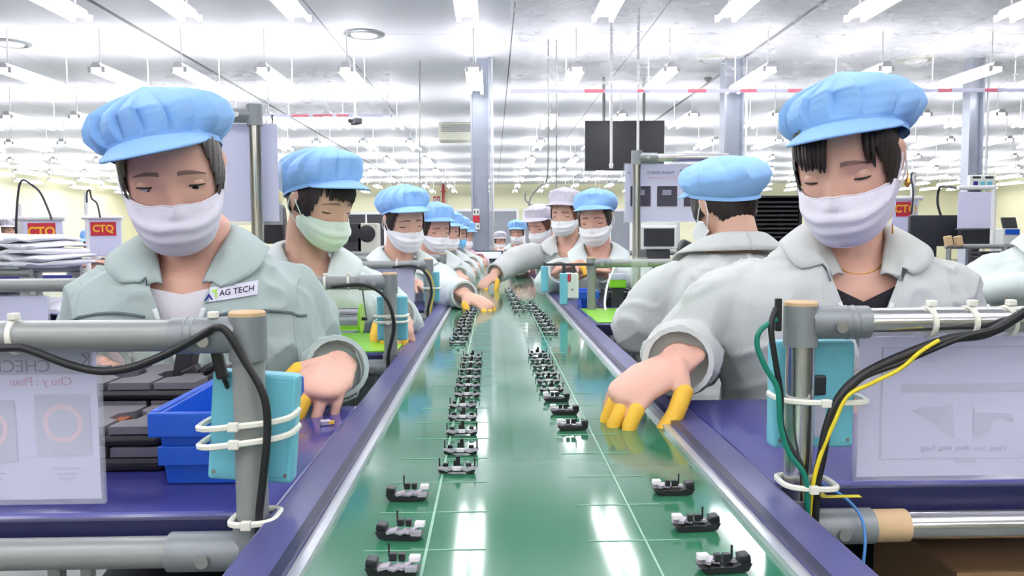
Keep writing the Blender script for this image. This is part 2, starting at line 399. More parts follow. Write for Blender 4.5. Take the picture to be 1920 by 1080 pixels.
far_window(1, 856, 968, 396, 478); far_window(2, 985, 1034, 396, 478); far_window(3, 1046, 1100, 396, 478, 'plastic_dark'); far_window(4, 655, 720, 402, 470, 'plastic_dark'); far_window(5, 1108, 1180, 396, 478)
a = at(832, 400, YF); t = thing('fire_pipe', 'thin red fire pipe running down the far wall', 'pipe', (a.x, YF - .12, .0))
MB().cyl((a.x, YF - .12, 0), (a.x, YF - .12, CEIL), .05, 10).build('riser', 'pipe_red', t, True)
for z in (.8, 1.9, 2.7): MB().span((a.x - .09, YF - .16, z), (a.x + .09, YF, z + .06)).build('clamp', 'pipe_red', t)
for k, px in enumerate((815, 822)):
    a = at(px, 377, YF - .03); t = thing('wall_notice', 'small red notice on the far wall, %s of the pair' % ('left' if k == 0 else 'right'), 'notice', a)
    MB().box(a, (.1, .02, .36)).build('board', 'sign_red', t); MB().box(a + Vector((0, -.012, .02)), (.06, .004, .2)).build('white_field', 'paper', t)
a = at(1054, 367, 30.5); t = thing('exit_sign', 'small glowing green exit sign on the far wall', 'sign', a)
MB().box(a, (.26, .08, .14)).build('lit_face', 'led_green', t, bevel=.01); MB().span((a.x - .15, a.y - .02, a.z + .071), (a.x + .15, YF, a.z + .1)).build('bracket', 'white_paint', t)
a = at(858, 247, 14.0); t = thing('wall_air_vent', 'boxy gray air unit with slatted grille under the ceiling', 'air unit', a)
MB().span((a.x - .33, a.y, a.z - .14), (a.x + .33, a.y + .5, CEIL)).build('box', 'ac_gray', t, bevel=.01)
for k in range(4): MB().span((a.x - .28, a.y - .01, a.z + .0 + k * .035), (a.x + .28, a.y, a.z + .018 + k * .035)).build('slat', 'joint_gray', t)
a = at(212, 392, 19.0); a.x = XL + .3; a.y = 17.5; a.z = at(212, 392, 17.5).z
t = thing('wall_air_conditioner', 'gray wall air conditioner on the left wall beside the left worker\'s cap', 'air conditioner', a)
MB().span((XL, 16.2, a.z - .25), (XL + .35, 19.2, a.z + .25)).build('casing', 'ac_gray', t, bevel=.04); MB().span((XL + .35, 16.4, a.z - .2), (XL + .36, 19.0, a.z - .08)).build('louvre', 'joint_gray', t)

# ------------------------------------------------------------------ conveyor
ZB = .80; BX0, BX1 = -.151, .229; BY0, BY1 = .25, 7.6
t = conv = thing('conveyor', 'long green belt conveyor with navy side rails running down the middle', 'conveyor', ((BX0 + BX1) / 2, 3.8, 0))
belt = MB().prism([(BY0, ZB), (BY1, ZB), (BY1 + .05, ZB - .04), (BY1, ZB - .08), (BY0, ZB - .08), (BY0 - .05, ZB - .04)], BX0 - .004, BX1 + .004, lambda u, v, w_: Vector((w_, u, v))).build('belt', 'belt', t)
for s, x in ((-1, BX0), (1, BX1)):
    MB().span((x - .004 if s > 0 else x - .006, BY0 - .1, ZB - .12), (x + .006 if s > 0 else x + .004, BY1 + .1, ZB + .006)).build('alu_strip', 'alu', t)
    e = x + s * .0065
    MB().span((min(e, e + s * .046), BY0 - .1, ZB - .12), (max(e, e + s * .046), BY1 + .1, ZB + .010)).build('side_rail', 'rail_navy', t, bevel=.003)
    MB().span((min(e, e + s * .009), BY0 - .1, ZB + .009), (max(e, e + s * .009), BY1 + .1, ZB + .0115)).build('rail_lip', 'rail_edge', t)
for y in (.5, 2.9, 5.3, 7.4):
    for x in (BX0 - .02, BX1 + .02): MB().span((x - .02, y - .02, 0), (x + .02, y + .02, ZB - .12)).build('leg', 'pipe_gray', t)
    MB().span((BX0, y - .015, .2), (BX1, y + .015, .24)).build('cross_brace', 'pipe_gray', t)
for x, w_ in ((-.0570, .0024), (.1275, .0018)):
    MB().span((x - w_ / 2, BY0, ZB + .0001), (x + w_ / 2, BY1, ZB + .0006)).build('guide_line', 'belt_mark', belt)
tick0 = None
for k in range(38):
    for x0, x1, y0 in ((-.108, -.008, .647), (.079, .158, .661)):
        y = y0 + k * .0905 - .0905
        if tick0 is None:
            tick0 = MB().span((-.5, -.0006, ZB + .0001), (.5, .0006, ZB + .0005)).mesh('tick'); tick0.materials.append(MATS['belt_mark'])
        o = link('tick_mark', tick0, None, belt); o.location = o.location + Vector(((x0 + x1) / 2, y, 0)); o.scale = (x1 - x0, 1, 1)

# ------------------------------------------------------------------ bracket assemblies on the belt
def bracket_a():
    t = thing('bracket_assembly', '', 'bracket', (0, 0, 0), 'black bracket assemblies on the green belt')
    MB().prism([(-.021, .0062), (-.019, .0012), (-.016, 0), (-.012, .0006), (-.008, .0022), (.008, .0022), (.012, .0006), (.016, 0), (.019, .0012), (.021, .0062), (.017, .0066), (.010, .0044), (.006, .0058), (-.006, .0058), (-.010, .0044), (-.017, .0066)], -.005, .005, lambda u, v, w_: Vector((u, w_, v))).build('base', 'part_black', t)
    MB().prism([(-.0205, .0048), (-.0165, .0046), (-.011, .0028), (-.006, .0045), (.006, .0045), (.011, .0028), (.0165, .0046), (.0205, .0048), (.0205, .0075), (.016, .0075), (.010, .0056), (.006, .0078), (-.006, .0078), (-.010, .0056), (-.016, .0075), (-.0205, .0075)], -.0062, -.0035, lambda u, v, w_: Vector((u, w_, v))).build('metal_strip', 'part_silver', t)
    for s in (-1, 1):
        MB().box((s * .0193, .003, .0105), (.0016, .0016, .010)).build('pin', 'part_black', t)
        MB().box((s * .0125, .002, .0085), (.006, .005, .004)).build('block', 'part_black', t, bevel=.0008)
    MB().box((.001, .003, .0125), (.0045, .004, .010)).box((-.0025, .0035, .010), (.003, .004, .006)).build('centre_post', 'part_black', t)
    MB().box((0, -.0062, .0062), (.0085, .002, .0045)).build('clip', 'part_white', t, bevel=.0005)
    return t
def bracket_b():
    t = thing('bracket_assembly', '', 'bracket', (0, 0, 0), 'black bracket assemblies on the green belt')
    MB().prism([(-.021, .0065), (-.018, .001), (-.012, 0), (.012, 0), (.017, .0012), (.020, .005), (.012, .0045), (.004, .005), (-.006, .0045), (-.016, .0075)], -.007, .007, lambda u, v, w_: Vector((u, w_, v))).build('base', 'part_black', t)
    MB().box((-.0165, 0, .0095), (.0085, .011, .006), Matrix.Rotation(R(8), 3, 'Y')).build('black_block', 'part_black', t, bevel=.001)
    MB().box((-.0045, .006, .0165), (.0013, .0013, .011)).build('pin', 'part_black', t)
    MB().box((-.001, .004, .012), (.006, .005, .006)).box((.006, .004, .012), (.005, .005, .006)).build('upper_blocks', 'part_black', t, bevel=.0006)
    MB().box((-.0065, -.0035, .0072), (.009, .009, .0022), Matrix.Rotation(R(-15), 3, 'Y')).build('metal_plate', 'part_silver', t)
    MB().box((.003, -.004, .0070), (.0065, .013, .0018), Matrix.Rotation(R(-32), 3, 'Z')).build('circuit_strip', 'part_silver', t)
    MB().box((.0098, -.0025, .0075), (.0045, .013, .0024), Matrix.Rotation(R(-32), 3, 'Z')).build('metal_plate', 'part_silver', t)
    MB().box((.0165, .001, .0125), (.0085, .007, .004)).build('white_connector', 'part_white', t, bevel=.0006)
    MB().box((.0145, -.0045, .0062), (.009, .005, .004)).build('metal_block', 'part_silver', t)
    return t
pa, pb = bracket_a(), bracket_b(); ua = ub = False
def put(kind, px, py, rz, label, sc=1.):
    global ua, ub
    if kind == 'a': o = copy_tree(pa) if ua else pa; ua = True
    else: o = copy_tree(pb) if ub else pb; ub = True
    p = onz(px, py, ZB + .0005); o.location = p; o.rotation_euler = (0, 0, rz); o.scale = (sc, sc, sc); o['label'] = label
near_l = [(738, 1076), (752, 1008), (765, 936)]; near_r = [(1355, 1069), (1303, 992), (1261, 925)]
for i, (x, y) in enumerate(near_l): put('b', x, y, R([-4, -8, -2][i]), 'black bracket with white connector, %s from the camera in the left belt column' % ordn(i))
for i, (x, y) in enumerate(near_r): put('b', x, y, R(180 + [6, 4, 0][i]), 'black bracket with white connector, %s from the camera in the right belt column' % ordn(i))
mid_l = [(857, 886), (864, 851), (866, 815), (868, 787), (868, 765), (876, 744), (878, 727), (880, 711), (882, 697), (884, 684), (886, 673)]
for i, (x, y) in enumerate(mid_l): put('a', x, y, R(rng.uniform(-5, 5)), 'two-pronged black bracket, %s from the camera in the middle group of the left belt column' % ordn(i))
for i in range(10):
    f = i / 9; put('a', 860 + 24 * f + rng.uniform(-2, 2), 645 - 62 * f ** .8, R(rng.uniform(-8, 8)), 'two-pronged black bracket, %s from the camera in the far group of the left belt column' % ordn(i))
put('a', 912, 582, R(10), 'two-pronged black bracket under the yellow fingertips over the left belt column')
mid_r = [(1073, 805), (1058, 776), (1043, 752), (1034, 734), (1028, 718), (1024, 704), (1018, 690), (1013, 678), (1008, 667)]
for i, (x, y) in enumerate(mid_r): put('b' if i < 3 else 'a', x, y, R((182 if i < 3 else 4) + rng.uniform(-5, 5)), 'dark bracket, %s from the camera in the middle group of the right belt column' % ordn(i))
for i in range(9):
    f = i / 8; put('a', 1032 - 36 * f + rng.uniform(-2, 2), 626 - 52 * f ** .85, R(rng.uniform(-10, 14)), 'dark bracket, %s from the camera in the far group of the right belt column' % ordn(i))
for i in range(6):
    f = i / 5; put('a', 974 - 20 * f, 584 - 38 * f, R(rng.uniform(-10, 10)), 'dark bracket, %s from the camera in the farthest group right of the belt middle' % ordn(i))

# ------------------------------------------------------------------ work benches and pipe frames
def bench(x0, x1, y0, y1, label, green=None, z=ZB + .004):
    t = thing('workbench', label, 'workbench', ((x0 + x1) / 2, (y0 + y1) / 2, 0), 'navy work benches along the belt')
    MB().span((x0, y0, z - .03), (x1, y1, z)).build('table_top', 'bench_navy', t, bevel=.004)
    MB().span((x0, y0 - .005, z - .034), (x1, y0 + .0, z - .003)).build('front_edge', 'bench_edge', t, bevel=.002)
    for x in (x0 + .04, x1 - .04):
        for y in (y0 + .05, y1 - .05): MB().span((x - .016, y - .016, 0), (x + .016, y + .016, z - .03)).build('leg', 'pipe_gray', t)
    MB().span((x0 + .04, y1 - .06, .25), (x1 - .04, y1 - .04, .29)).build('foot_rail', 'pipe_gray', t)
    if green:
        MB().span((green[0], green[2], z + .0003), (green[1], green[3], z + .003)).build('green_mat', 'mat_green', t)
    return t
def frame(xp, xe, y, zt, label, m='pipe_gray', jm='joint_gray', zlow=.775, cap=True, tie_x=(), r=.0142, xpost2=None, collar=None):
    s = 1 if xe > xp else -1
    t = thing('pipe_frame', label, 'pipe frame', (xp, y, 0))
    MB().cyl((xp, y, 0), (xp, y, zt), r, 20).build('post', m, t, True)
    if xpost2 is not None: MB().cyl((xpost2, y, 0), (xpost2, y, zt), r, 16).build('post', m, t, True)
    MB().cyl((xp + s * .02, y, zt - .013), (xe, y, zt - .013), r, 20).build('crossbar', m, t, True)
    j = MB().cyl((xp, y, zt - .036), (xp, y, zt + .004), r + .0024, 20).cyl((xp + s * .008, y, zt - .013), (xp + s * .066, y, zt - .013), r + .0022, 20).build('top_joint', jm, t, True)
    MB().cyl((xp + s * .033, y - r - .004, zt - .016), (xp + s * .033, y - r - .0062, zt - .016), .0055, 12).build('screw', 'screw', j)
    for k in (.045, .052): MB().lathe((xp + s * k, y, zt - .013), [(r + .0023, -.0012), (r + .003, 0), (r + .0023, .0012)], 20, (1, 0, 0)).build('rib', jm, j, True)
    if cap: MB().lathe((xp, y, zt + .004), [(r + .002, 0), (r + .002, .003), (r, .0045)], 20).build('end_cap', 'cap_tan', t, True)
    if zlow:
        MB().cyl((xp + s * .02, y, zlow), (xe, y, zlow), r, 20).build('lower_rail', m, t, True)
        j = MB().cyl((xp, y, zlow - .03), (xp, y, zlow + .03), r + .0035, 20).cyl((xp + s * .008, y, zlow), (xp + s * .075, y, zlow), r + .0035, 20).build('lower_joint', jm, t, True)
        MB().cyl((xp + s * .04, y - r - .004, zlow - .002), (xp + s * .04, y - r - .007, zlow - .002), .006, 12).build('screw', 'screw', j)
        if collar: MB().cyl((xp + s * .075, y, zlow), (xp + s * .11, y, zlow), r + .002, 18).build('tan_collar', 'cap_tan', t, True)
    for tx in tie_x:
        q = MB().lathe((tx, y, zt - .013), [(r + .0005, -.0026), (r + .0018, -.0022), (r + .0018, .0022), (r + .0005, .0026)], 18, (1, .06, .05)).build('cable_tie', 'tie', t, True)
        MB().box((tx + .001, y - .004, zt + .0055), (.008, .008, .006)).build('tie_head', 'tie', q, bevel=.001)
    return t
bench(-1.25, -.205, .735, 1.2, 'navy topped workbench in front of the left mint-jacket worker')
bench(.285, 1.45, .800, 1.215, 'navy topped workbench in front of the right gray-jacket worker')
YL1, YR1 = .715, .778
xl = at(470, 820, YL1).x; xr = at(1498, 780, YR1).x; zl = at(300, 629, YL1).z + .013; zr = at(1600, 604, YR1).z + .013
frame(xl, -1.2, YL1, zl, 'gray pipe frame at the front left, carrying the blue box', tie_x=(at(30, 620, YL1).x, at(401, 610, YL1).x))
frame(xr, 1.4, YR1, zr, 'chrome pipe frame at the front right with cables tied to it', 'chrome', 'joint_gray', zlow=.766, tie_x=(at(1740, 590, YR1).x, at(1816, 590, YR1).x, at(1888, 590, YR1).x), collar=True)
for k, y in enumerate((1.72, 2.75, 3.52, 4.42, 5.32)):
    bench(-1.2, -.205, y + .02, y + .42, ['workbench with bright green mat before the second worker on the left', 'workbench of the third worker on the left', 'workbench of the fourth worker on the left', 'workbench of the fifth worker on the left', 'workbench of the sixth worker on the left'][k], green=(-.62, -.213, y + .03, y + .36) if k == 0 else None)
    frame(-.222, -1.2, y, .972, ['gray pipe frame holding the solder spool, second on the left', 'gray pipe frame, third from the camera on the left of the belt', 'gray pipe frame, fourth from the camera on the left of the belt', 'gray pipe frame, fifth from the camera on the left of the belt', 'gray pipe frame, sixth from the camera on the left of the belt'][k], tie_x=(-.31, -.36, -.41) if k == 0 else (-.33,))
bench(.285, 1.5, 2.28, 3.1, 'workbench with bright green mat on the right of the belt', green=(.30, .72, 2.29, 2.72))
bench(.285, 1.3, 4.35, 4.75, 'far workbench on the right of the belt behind the gray cap')
frame(.33, 1.4, 2.68, .975, 'gray green pipe frame with hanging switch box on the right', zlow=.775)
frame(.30, 1.3, 4.36, .97, 'far gray pipe frame on the right of the belt')

# tall frames with check sheets
def tall_frame(px, pytop, y, xe, label, m='chrome'):
    p = at(px, pytop, y); s = 1 if xe > p.x else -1
    t = thing('tall_pipe_frame', label, 'pipe frame', (p.x, y, 0))
    MB().cyl((p.x, y, 0), (p.x, y, p.z), .0142, 18).build('post', m, t, True)
    MB().cyl((p.x, y, p.z - .016), (xe, y, p.z - .016), .0142, 18).build('crossbar', m, t, True)
    j = MB().cyl((p.x, y, p.z - .04), (p.x, y, p.z + .008), .018, 18).cyl((p.x, y, p.z - .016), (p.x + s * .07, y, p.z - .016), .0175, 18).build('top_joint', 'joint_gray', t, True)
    MB().cyl((p.x + s * .035, y - .018, p.z - .016), (p.x + s * .035, y - .0205, p.z - .016), .006, 12).build('screw', 'screw', j)
    return p
tall_frame(477, 203, 1.86, -.80, 'tall steel pipe frame behind the left worker\'s cap')
tall_frame(1194, 287, 2.72, .80, 'tall steel pipe frame holding the check point sheet')

def sheet(name, x0, x1, z0, z1, y, label, tilt=0., sleeve=.004, rot=0.):
    c = Vector(((x0 + x1) / 2, y, (z0 + z1) / 2)); t = thing(name, label, 'document', c)
    MB().span((x0, y, z0), (x1, y + .0008, z1)).build('paper', 'paper', t)
    MB().span((x0 - sleeve, y - .0022, z0 - sleeve), (x1 + sleeve, y - .0014, z1 + sleeve)).build('clear_sleeve', 'sleeve', t)
    MB().span((x0 - sleeve, y + .0022, z0 - sleeve), (x1 + sleeve, y + .003, z1 + sleeve)).build('clear_sleeve', 'sleeve', t)
    for (a, b, c_, d) in ((x0 - sleeve, x1 + sleeve, z0 - sleeve, z0 - sleeve * .4), (x0 - sleeve, x0 - sleeve * .4, z0, z1), (x1 + sleeve * .4, x1 + sleeve, z0, z1)):
        MB().span((a, y - .0024, c_), (b, y + .0031, d)).build('sleeve_seam', 'sleeve', t)
    return t
# front left: seen from behind, its print showing mirrored through the paper
YS = .735
a = at(0, 660, YS); b = at(190, 935, YS); z0, z1 = b.z, a.z + .0
t = sheet('check_sheet', -.66, b.x, z0, z1, YS, 'check sheet in clear sleeve hanging at the front left, seen from behind')
yf = YS - .0006
mir = Matrix.Diagonal((-1, 1, 1, 1))
def mtext(s, size, m, px, py, y, parent, bold=0., sx=1.): text(s, size, m, facing(at(px, py, y)) @ mir, parent, bold=bold, sx=sx)
MB().span((-.66, yf + .0002, at(0, 703, YS).z), (b.x - .003, yf + .0004, z1)).build('header_band', 'print_faint', t)
mtext('K', .0165, 'print_gray', 160, 676, yf, t); mtext('CHECK', .0165, 'print_gray', 38, 688, yf, t); mtext('POINT', .0165, 'print_gray', -110, 690, yf, t)
mtext('Chu y : Phan', .011, 'print_red', 76, 716, yf, t)
for px in (118, -22):
    c = at(px, 794 if px > 0 else 805, yf)
    MB().span((c.x - .025, yf - .0001, c.z - .030), (c.x + .025, yf + .0001, c.z + .027)).build('printed_photo', 'print_faint', t)
    MB().lathe((c.x, yf - .0001, c.z), [(.018, 0), (.018, .0002)], 28, (0, -1, 0)).build('printed_ring', 'print_pink', t); MB().lathe((c.x, yf - .0004, c.z), [(.0135, 0), (.0135, .0002)], 28, (0, -1, 0)).build('printed_disc', 'print_faint', t)
    for k in range(3): MB().span((c.x - .012 + .003 * k, yf - .0001, c.z - .042 - k * .005), (c.x + .014 - .003 * k, yf, c.z - .041 - k * .005)).build('printed_line', 'print_faint', t)
# front right
YS2 = .800
a = at(1612, 640, YS2); b = at(1920, 890, YS2)
t = sheet('check_sheet', a.x, a.x + .27, b.z, at(1612, 632, YS2).z, YS2, 'check sheet in clear sleeve hanging at the front right under the chrome bar')
yf = YS2 - .0006
def qb(px0, py0, px1, py1, m, nm, par, y=None):
    p0 = at(px0, py1, yf if y is None else y); p1 = at(px1, py0, yf if y is None else y)
    return MB().span((p0.x, p0.y - .0001, p0.z), (p1.x, p1.y + .0001, p1.z)).build(nm, m, par)
for r_ in ((1652, 650, 1653.5, 860), (1652, 858, 1960, 859.5), (1652, 650, 1960, 651.5), (1690, 718, 1960, 736)): qb(*r_, 'print_faint', 'printed_frame', t)
for pl in ([(1708, 770), (1730, 764), (1770, 762), (1786, 756), (1788, 778), (1790, 822), (1775, 812), (1740, 785)], [(1825, 760), (1830, 774), (1870, 774), (1898, 776), (1900, 792), (1880, 786), (1862, 788), (1858, 804), (1836, 820), (1825, 822)]):
    MB().prism(pl, 0, .0002, lambda u, v, w_: at(u, v, yf - w_)).build('printed_photo', 'print_faint', t)
for k, (wd, px) in enumerate((('Hang', 1872), ('sau', 1838), ('dung', 1805), ('lung', 1772), ('hang', 1740))): mtext(wd, .0085, 'print_faint', px, 839, yf, t)
qb(1790, 862, 1830, 867, 'print_faint', 'printed_line', t)
# centre sheet, read from the front
YS3 = 2.745
a = at(1172, 308, YS3); b = at(1325, 415, YS3)
t = sheet('check_sheet', a.x, b.x, b.z, a.z, YS3, 'check point sheet with dark pictures hanging on the tall frame at centre right')
yf = YS3 - .003
text('K', .012, 'print_ink', facing(at(1180, 324, yf)), t); text('CHECK POINT', .0125, 'print_ink', facing(at(1239, 324, yf)), t, sx=1.15)
qb(1275, 318, 1323, 322, 'print_blue', 'printed_bar', t, yf)
for k in range(9): qb(1216 + k * 8, 332, 1221 + k * 8, 335, 'print_red', 'printed_line', t, yf)
for px in (1182, 1232, 1282):
    ph = qb(px, 349, px + 38, 387, 'print_dark', 'printed_photo', t, yf); qb(px + 10, 356, px + 27, 366, 'print_gray', 'printed_detail', ph, yf - .0006)
# left tall sheet behind the left worker's head
YS4 = 1.885; a = at(440, 232, YS4); b = at(524, 415, YS4)
t = sheet('check_sheet', -.77, b.x, b.z, a.z, YS4, 'blank back of a check sheet hanging behind the left worker\'s cap', sleeve=.008)
for px in (452, 500):
    c = at(px, 228, YS4); MB().tube([c + Vector((0, 0, -.01)), c + Vector((.0, -.006, .01)), c + Vector((0, 0, .03))], .0016, 6).build('hanging_wire', 'cable_white', t)
# second-frame sheet at far left
YS5 = 1.735; a = at(-20, 556, YS5); b = at(92, 640, YS5)
sheet('check_sheet', a.x - .1, b.x, b.z, a.z, YS5, 'white check sheet under the gray bar at the far left edge')
# third-frame sheet
a = at(845 - 85, 500, 2.77); b = at(777, 565, 2.77); sheet('check_sheet', a.x - .12, b.x, b.z, a.z, 2.77, 'lilac check sheet under the third gray frame on the left')

# ------------------------------------------------------------------ cyan boxes strapped to the posts
def strap(parent, c, hx, hy, z, tilt, m='tie', w_=.003):
    pts = []
    for k in range(25):
        a = 2 * math.pi * k / 24; ca, sa = math.cos(a), math.sin(a)
        x = c.x + hx * math.copysign(abs(ca) ** .6, ca); y = c.y + hy * math.copysign(abs(sa) ** .6, sa)
        pts.append(Vector((x, y, z + tilt * (x - c.x))))
    o = MB().tube(pts, w_, 6, cap=False, flat=(Vector((0, 0, 1)), 1.0)).build('cable_tie', m, parent, True)
    MB().box((c.x - hx * .1, c.y - hy - .002, z), (.009, .006, .008)).build('tie_head', m, o, bevel=.001)
def cyan_box(x0, x1, z0, z1, y, xp, yp, label, rot=0., straps=(), th=.022, detail=True):
    c = Vector(((x0 + x1) / 2, y + th / 2, (z0 + z1) / 2)); t = thing('cyan_box', label, 'junction box', c, 'cyan boxes strapped to the frames')
    M = Matrix.Rotation(R(rot), 3, 'Y')
    MB().box(c, (x1 - x0, th, z1 - z0), M).build('case', 'cyan_box', t, bevel=.004, seg=3)
    if detail:
        MB().box(c + M @ Vector((0, -th / 2 - .0003, 0)), (x1 - x0 - .012, .0012, z1 - z0 - .012), M).build('cover_panel', 'cyan_box', t, bevel=.0004)
        for sx in (-1, 1): MB().cyl(c + M @ Vector((sx * (x1 - x0) * .42, -th / 2, -(z1 - z0) * .42)), c + M @ Vector((sx * (x1 - x0) * .42, -th / 2 - .0015, -(z1 - z0) * .42)), .002, 8).build('screw', 'screw', t)
    for z, tl in straps: strap(t, Vector((c.x, (yp - .016 + y + th) / 2, 0)), (x1 - x0) / 2 + .003, (y + th - yp + .016) / 2 + .003, z, tl)
    return t
a = at(397, 697, .745); b = at(560, 896, .745)
cyan_box(a.x, b.x, b.z, a.z, .734, xl, YL1, 'cyan box strapped with white ties to the front left gray post', rot=4.5, straps=((at(470, 788, .72).z, .10), (at(470, 820, .72).z, .12)))
a = at(1450, 640, .80); b = at(1598, 838, .80)
t = cyan_box(a.x, b.x, b.z, a.z, .797, xr, YR1, 'cyan box strapped behind the front right chrome post', rot=0, straps=((at(1500, 752, .77).z, -.02),))
q = at(1534, 722, .795); MB().box(q, (.016, .003, .02)).build('socket', 'plastic_dark', t, bevel=.002); MB().box(at(1535, 788, .795), (.013, .001, .034)).build('sticker', 'print_faint', t)
a = at(706, 556, 1.74); b = at(764, 638, 1.74)
cyan_box(a.x, b.x, b.z, a.z, 1.738, -.222, 1.72, 'cyan box strapped to the second gray post on the left', straps=((at(740, 590, 1.74).z, 0), (at(740, 601, 1.74).z, 0)), detail=False)
a = at(793, 510, 2.76); b = at(824, 566, 2.76); cyan_box(a.x, b.x, b.z, a.z, 2.768, -.222, 2.75, 'cyan box strapped to the third gray post on the left', straps=((at(812, 540, 2.75).z, 0),), detail=False)
a = at(829, 508, 3.53); b = at(846, 545, 3.53); cyan_box(a.x, b.x, b.z, a.z, 3.538, -.222, 3.52, 'small cyan box on the fourth post on the left', detail=False)
for k, (px, py0, py1) in enumerate(((1014, 495, 540), (1043, 505, 558))):
    a = at(px - 6, py0, 2.9); b = at(px + 7, py1, 2.9); cyan_box(a.x, b.x, b.z, a.z, 2.696 if k == 0 else 2.6, a.x, 2.6, 'narrow cyan box left of the hanging switch box, %s of two' % ('left' if k == 0 else 'right'), detail=False)
    q = bpy.data.objects[[o.name for o in C.objects if o.name.startswith('cyan_box')][-1]]; yy = 2.70 if k == 0 else 2.61; MB().span(((a.x + b.x) / 2 - .004, yy, a.z - .005), ((a.x + b.x) / 2 + .004, yy + .004, .965)).build('hanger', 'plastic_dark', q); MB().span(((a.x + b.x) / 2, 2.66 if k else 2.68, .955), (.335, 2.668 if k else 2.688, .963)).build('hook_arm', 'plastic_dark', q)
# hanging switch box with red rocker
p0 = at(1050, 512, 2.62); p1 = at(1084, 559, 2.62); c = (p0 + p1) / 2; t = thing('switch_box', 'pale gray switch box with red rocker hanging beside the belt on the right', 'switch box', c)
MB().span((p0.x, c.y - .015, p1.z), (p1.x, c.y + .02, p0.z)).build('case', 'device_white', t, bevel=.004)
q = at(1065, 521, 2.604); MB().box(q, (.015, .004, .021)).build('rocker', 'sign_red', t, bevel=.001); MB().box(q + Vector((0, .001, 0)), (.019, .003, .025)).build('rocker_frame', 'plastic_dark', t)
for sx in (-.01, .012): MB().box(at(1066, 543, 2.604) + Vector((sx, 0, 0)), (.004, .002, .006)).build('socket_hole', 'plastic_dark', t)
MB().span((p0.x + .01, c.y, p0.z), (p0.x + .018, c.y + .004, .965)).span((p1.x - .018, c.y, p0.z), (p1.x - .01, c.y + .004, .965)).build('hanger', 'plastic_dark', t)

# ------------------------------------------------------------------ cables
def cable(pts, r, m, label, cat='cable', par=None, n=8):
    P = smoothpath([at(*p) for p in pts], 8)
    if par: return MB().tube(P, r, n).build(par[1], m, par[0], 'all')
    t = thing('cable', label, cat, P[0]); MB().tube(P, r, n).build('cord', m, t, 'all'); return t
y1 = YL1 - .021
t = cable([(-40, 655, y1), (20, 652, y1), (52, 655, y1), (130, 684, y1), (190, 696, y1), (250, 688, y1), (320, 660, y1), (385, 624, y1), (405, 614, y1 - .002), (425, 622, y1 - .002), (455, 670, y1), (488, 726, y1), (500, 770, y1), (500, 830, y1), (493, 900, y1), (486, 965, y1), (484, 1020, y1)], .0036, 'cable_black', 'black cable sagging under the front left bar and down the gray post')
q = at(412, 684, YL1 + .012); t = thing('inline_connector', 'small black inline connector hanging behind the front left joint', 'connector', q)
MB().box(q, (.010, .008, .026), Matrix.Rotation(R(-12), 3, 'Y')).build('plug', 'cable_black', t, bevel=.002); MB().tube(smoothpath([at(402, 650, .73), at(412, 690, .73), at(424, 720, .73), at(430, 735, .745)], 5), .0022, 6).build('cord', 'cable_black', t, True)
y2 = YR1 - .020
t = cable([(1965, 560, y2), (1910, 592, y2), (1850, 625, y2), (1780, 636, y2), (1700, 664, y2), (1620, 702, y2), (1576, 744, y2), (1552, 800, y2), (1540, 860, y2), (1530, 910, y2), (1526, 980, y2 + .004), (1520, 1040, y2 + .01)], .0050, 'cable_black', 'thick black cable bundle with a yellow wire on the front right frame')
cable([(1965, 548, y2 - .004), (1880, 610, y2 - .004), (1800, 634, y2 - .004), (1690, 680, y2 - .002), (1610, 712, y2 - .002), (1564, 760, y2 - .002), (1545, 820, y2 - .003), (1532, 900, y2 - .004)], .0030, 'cable_black', '', par=(t, 'second_cord'))
cable([(1760, 638, y2 - .006), (1725, 660, y2 - .007), (1690, 690, y2 - .005), (1640, 716, y2 - .004), (1590, 742, y2 - .004), (1565, 790, y2 - .005), (1540, 850, y2 - .005), (1524, 910, y2 - .006), (1516, 985, y2 - .002), (1510, 1040, y2)], .0021, 'cable_yellow', '', par=(t, 'yellow_wire'))
t = cable([(1455, 578, y2 + .004), (1446, 606, y2), (1448, 640, y2 - .002), (1456, 690, y2 - .002), (1464, 740, y2), (1464, 790, y2), (1476, 830, y2 - .002), (1500, 868, y2 - .006), (1512, 910, y2 - .008), (1514, 960, y2 - .004), (1510, 1020, y2)], .0030, 'cable_black', 'black and green twin cable looping left of the chrome post')
cable([(1456, 598, y2 + .002), (1425, 620, y2), (1420, 650, y2), (1436, 690, y2 - .002), (1458, 730, y2 - .004), (1464, 800, y2 - .004), (1480, 850, y2 - .006), (1508, 890, y2 - .009), (1514, 940, y2 - .008), (1512, 1000, y2 - .003)], .0028, 'cable_green', '', par=(t, 'green_cord'))
q = at(1459, 590, y2 + .01); MB().box(q, (.006, .006, .032)).build('plug', 'cable_black', t, bevel=.001)
t = thing('post_cable_tie', 'white cable tie round the chrome post near the bench', 'cable tie', (xr, YR1, at(1500, 910, y2).z))
strap(t, Vector((xr + .006, YR1 - .006, 0)), .026, .024, at(1500, 912, y2).z, -.04)
t = thing('post_cable_tie', 'white cable tie round the gray post near the left bench', 'cable tie', (xl, YL1, at(470, 966, YL1).z)); strap(t, Vector((xl + .004, YL1 - .004, 0)), .020, .021, at(470, 966, YL1).z, .05)
cable([(1540, 908, .79), (1580, 930, .775), (1612, 965, .76), (1622, 1010, .75), (1616, 1080, .74), (1610, 1150, .74)], .0016, 'cable_blue', 'thin blue cable hanging over the right bench edge')
cable([(1152, 502, 2.62), (1142, 525, 2.6), (1136, 548, 2.58), (1134, 570, 2.55), (1136, 582, 2.5)], .0035, 'cable_white', 'thin white cable hanging from the gray bar on the right')
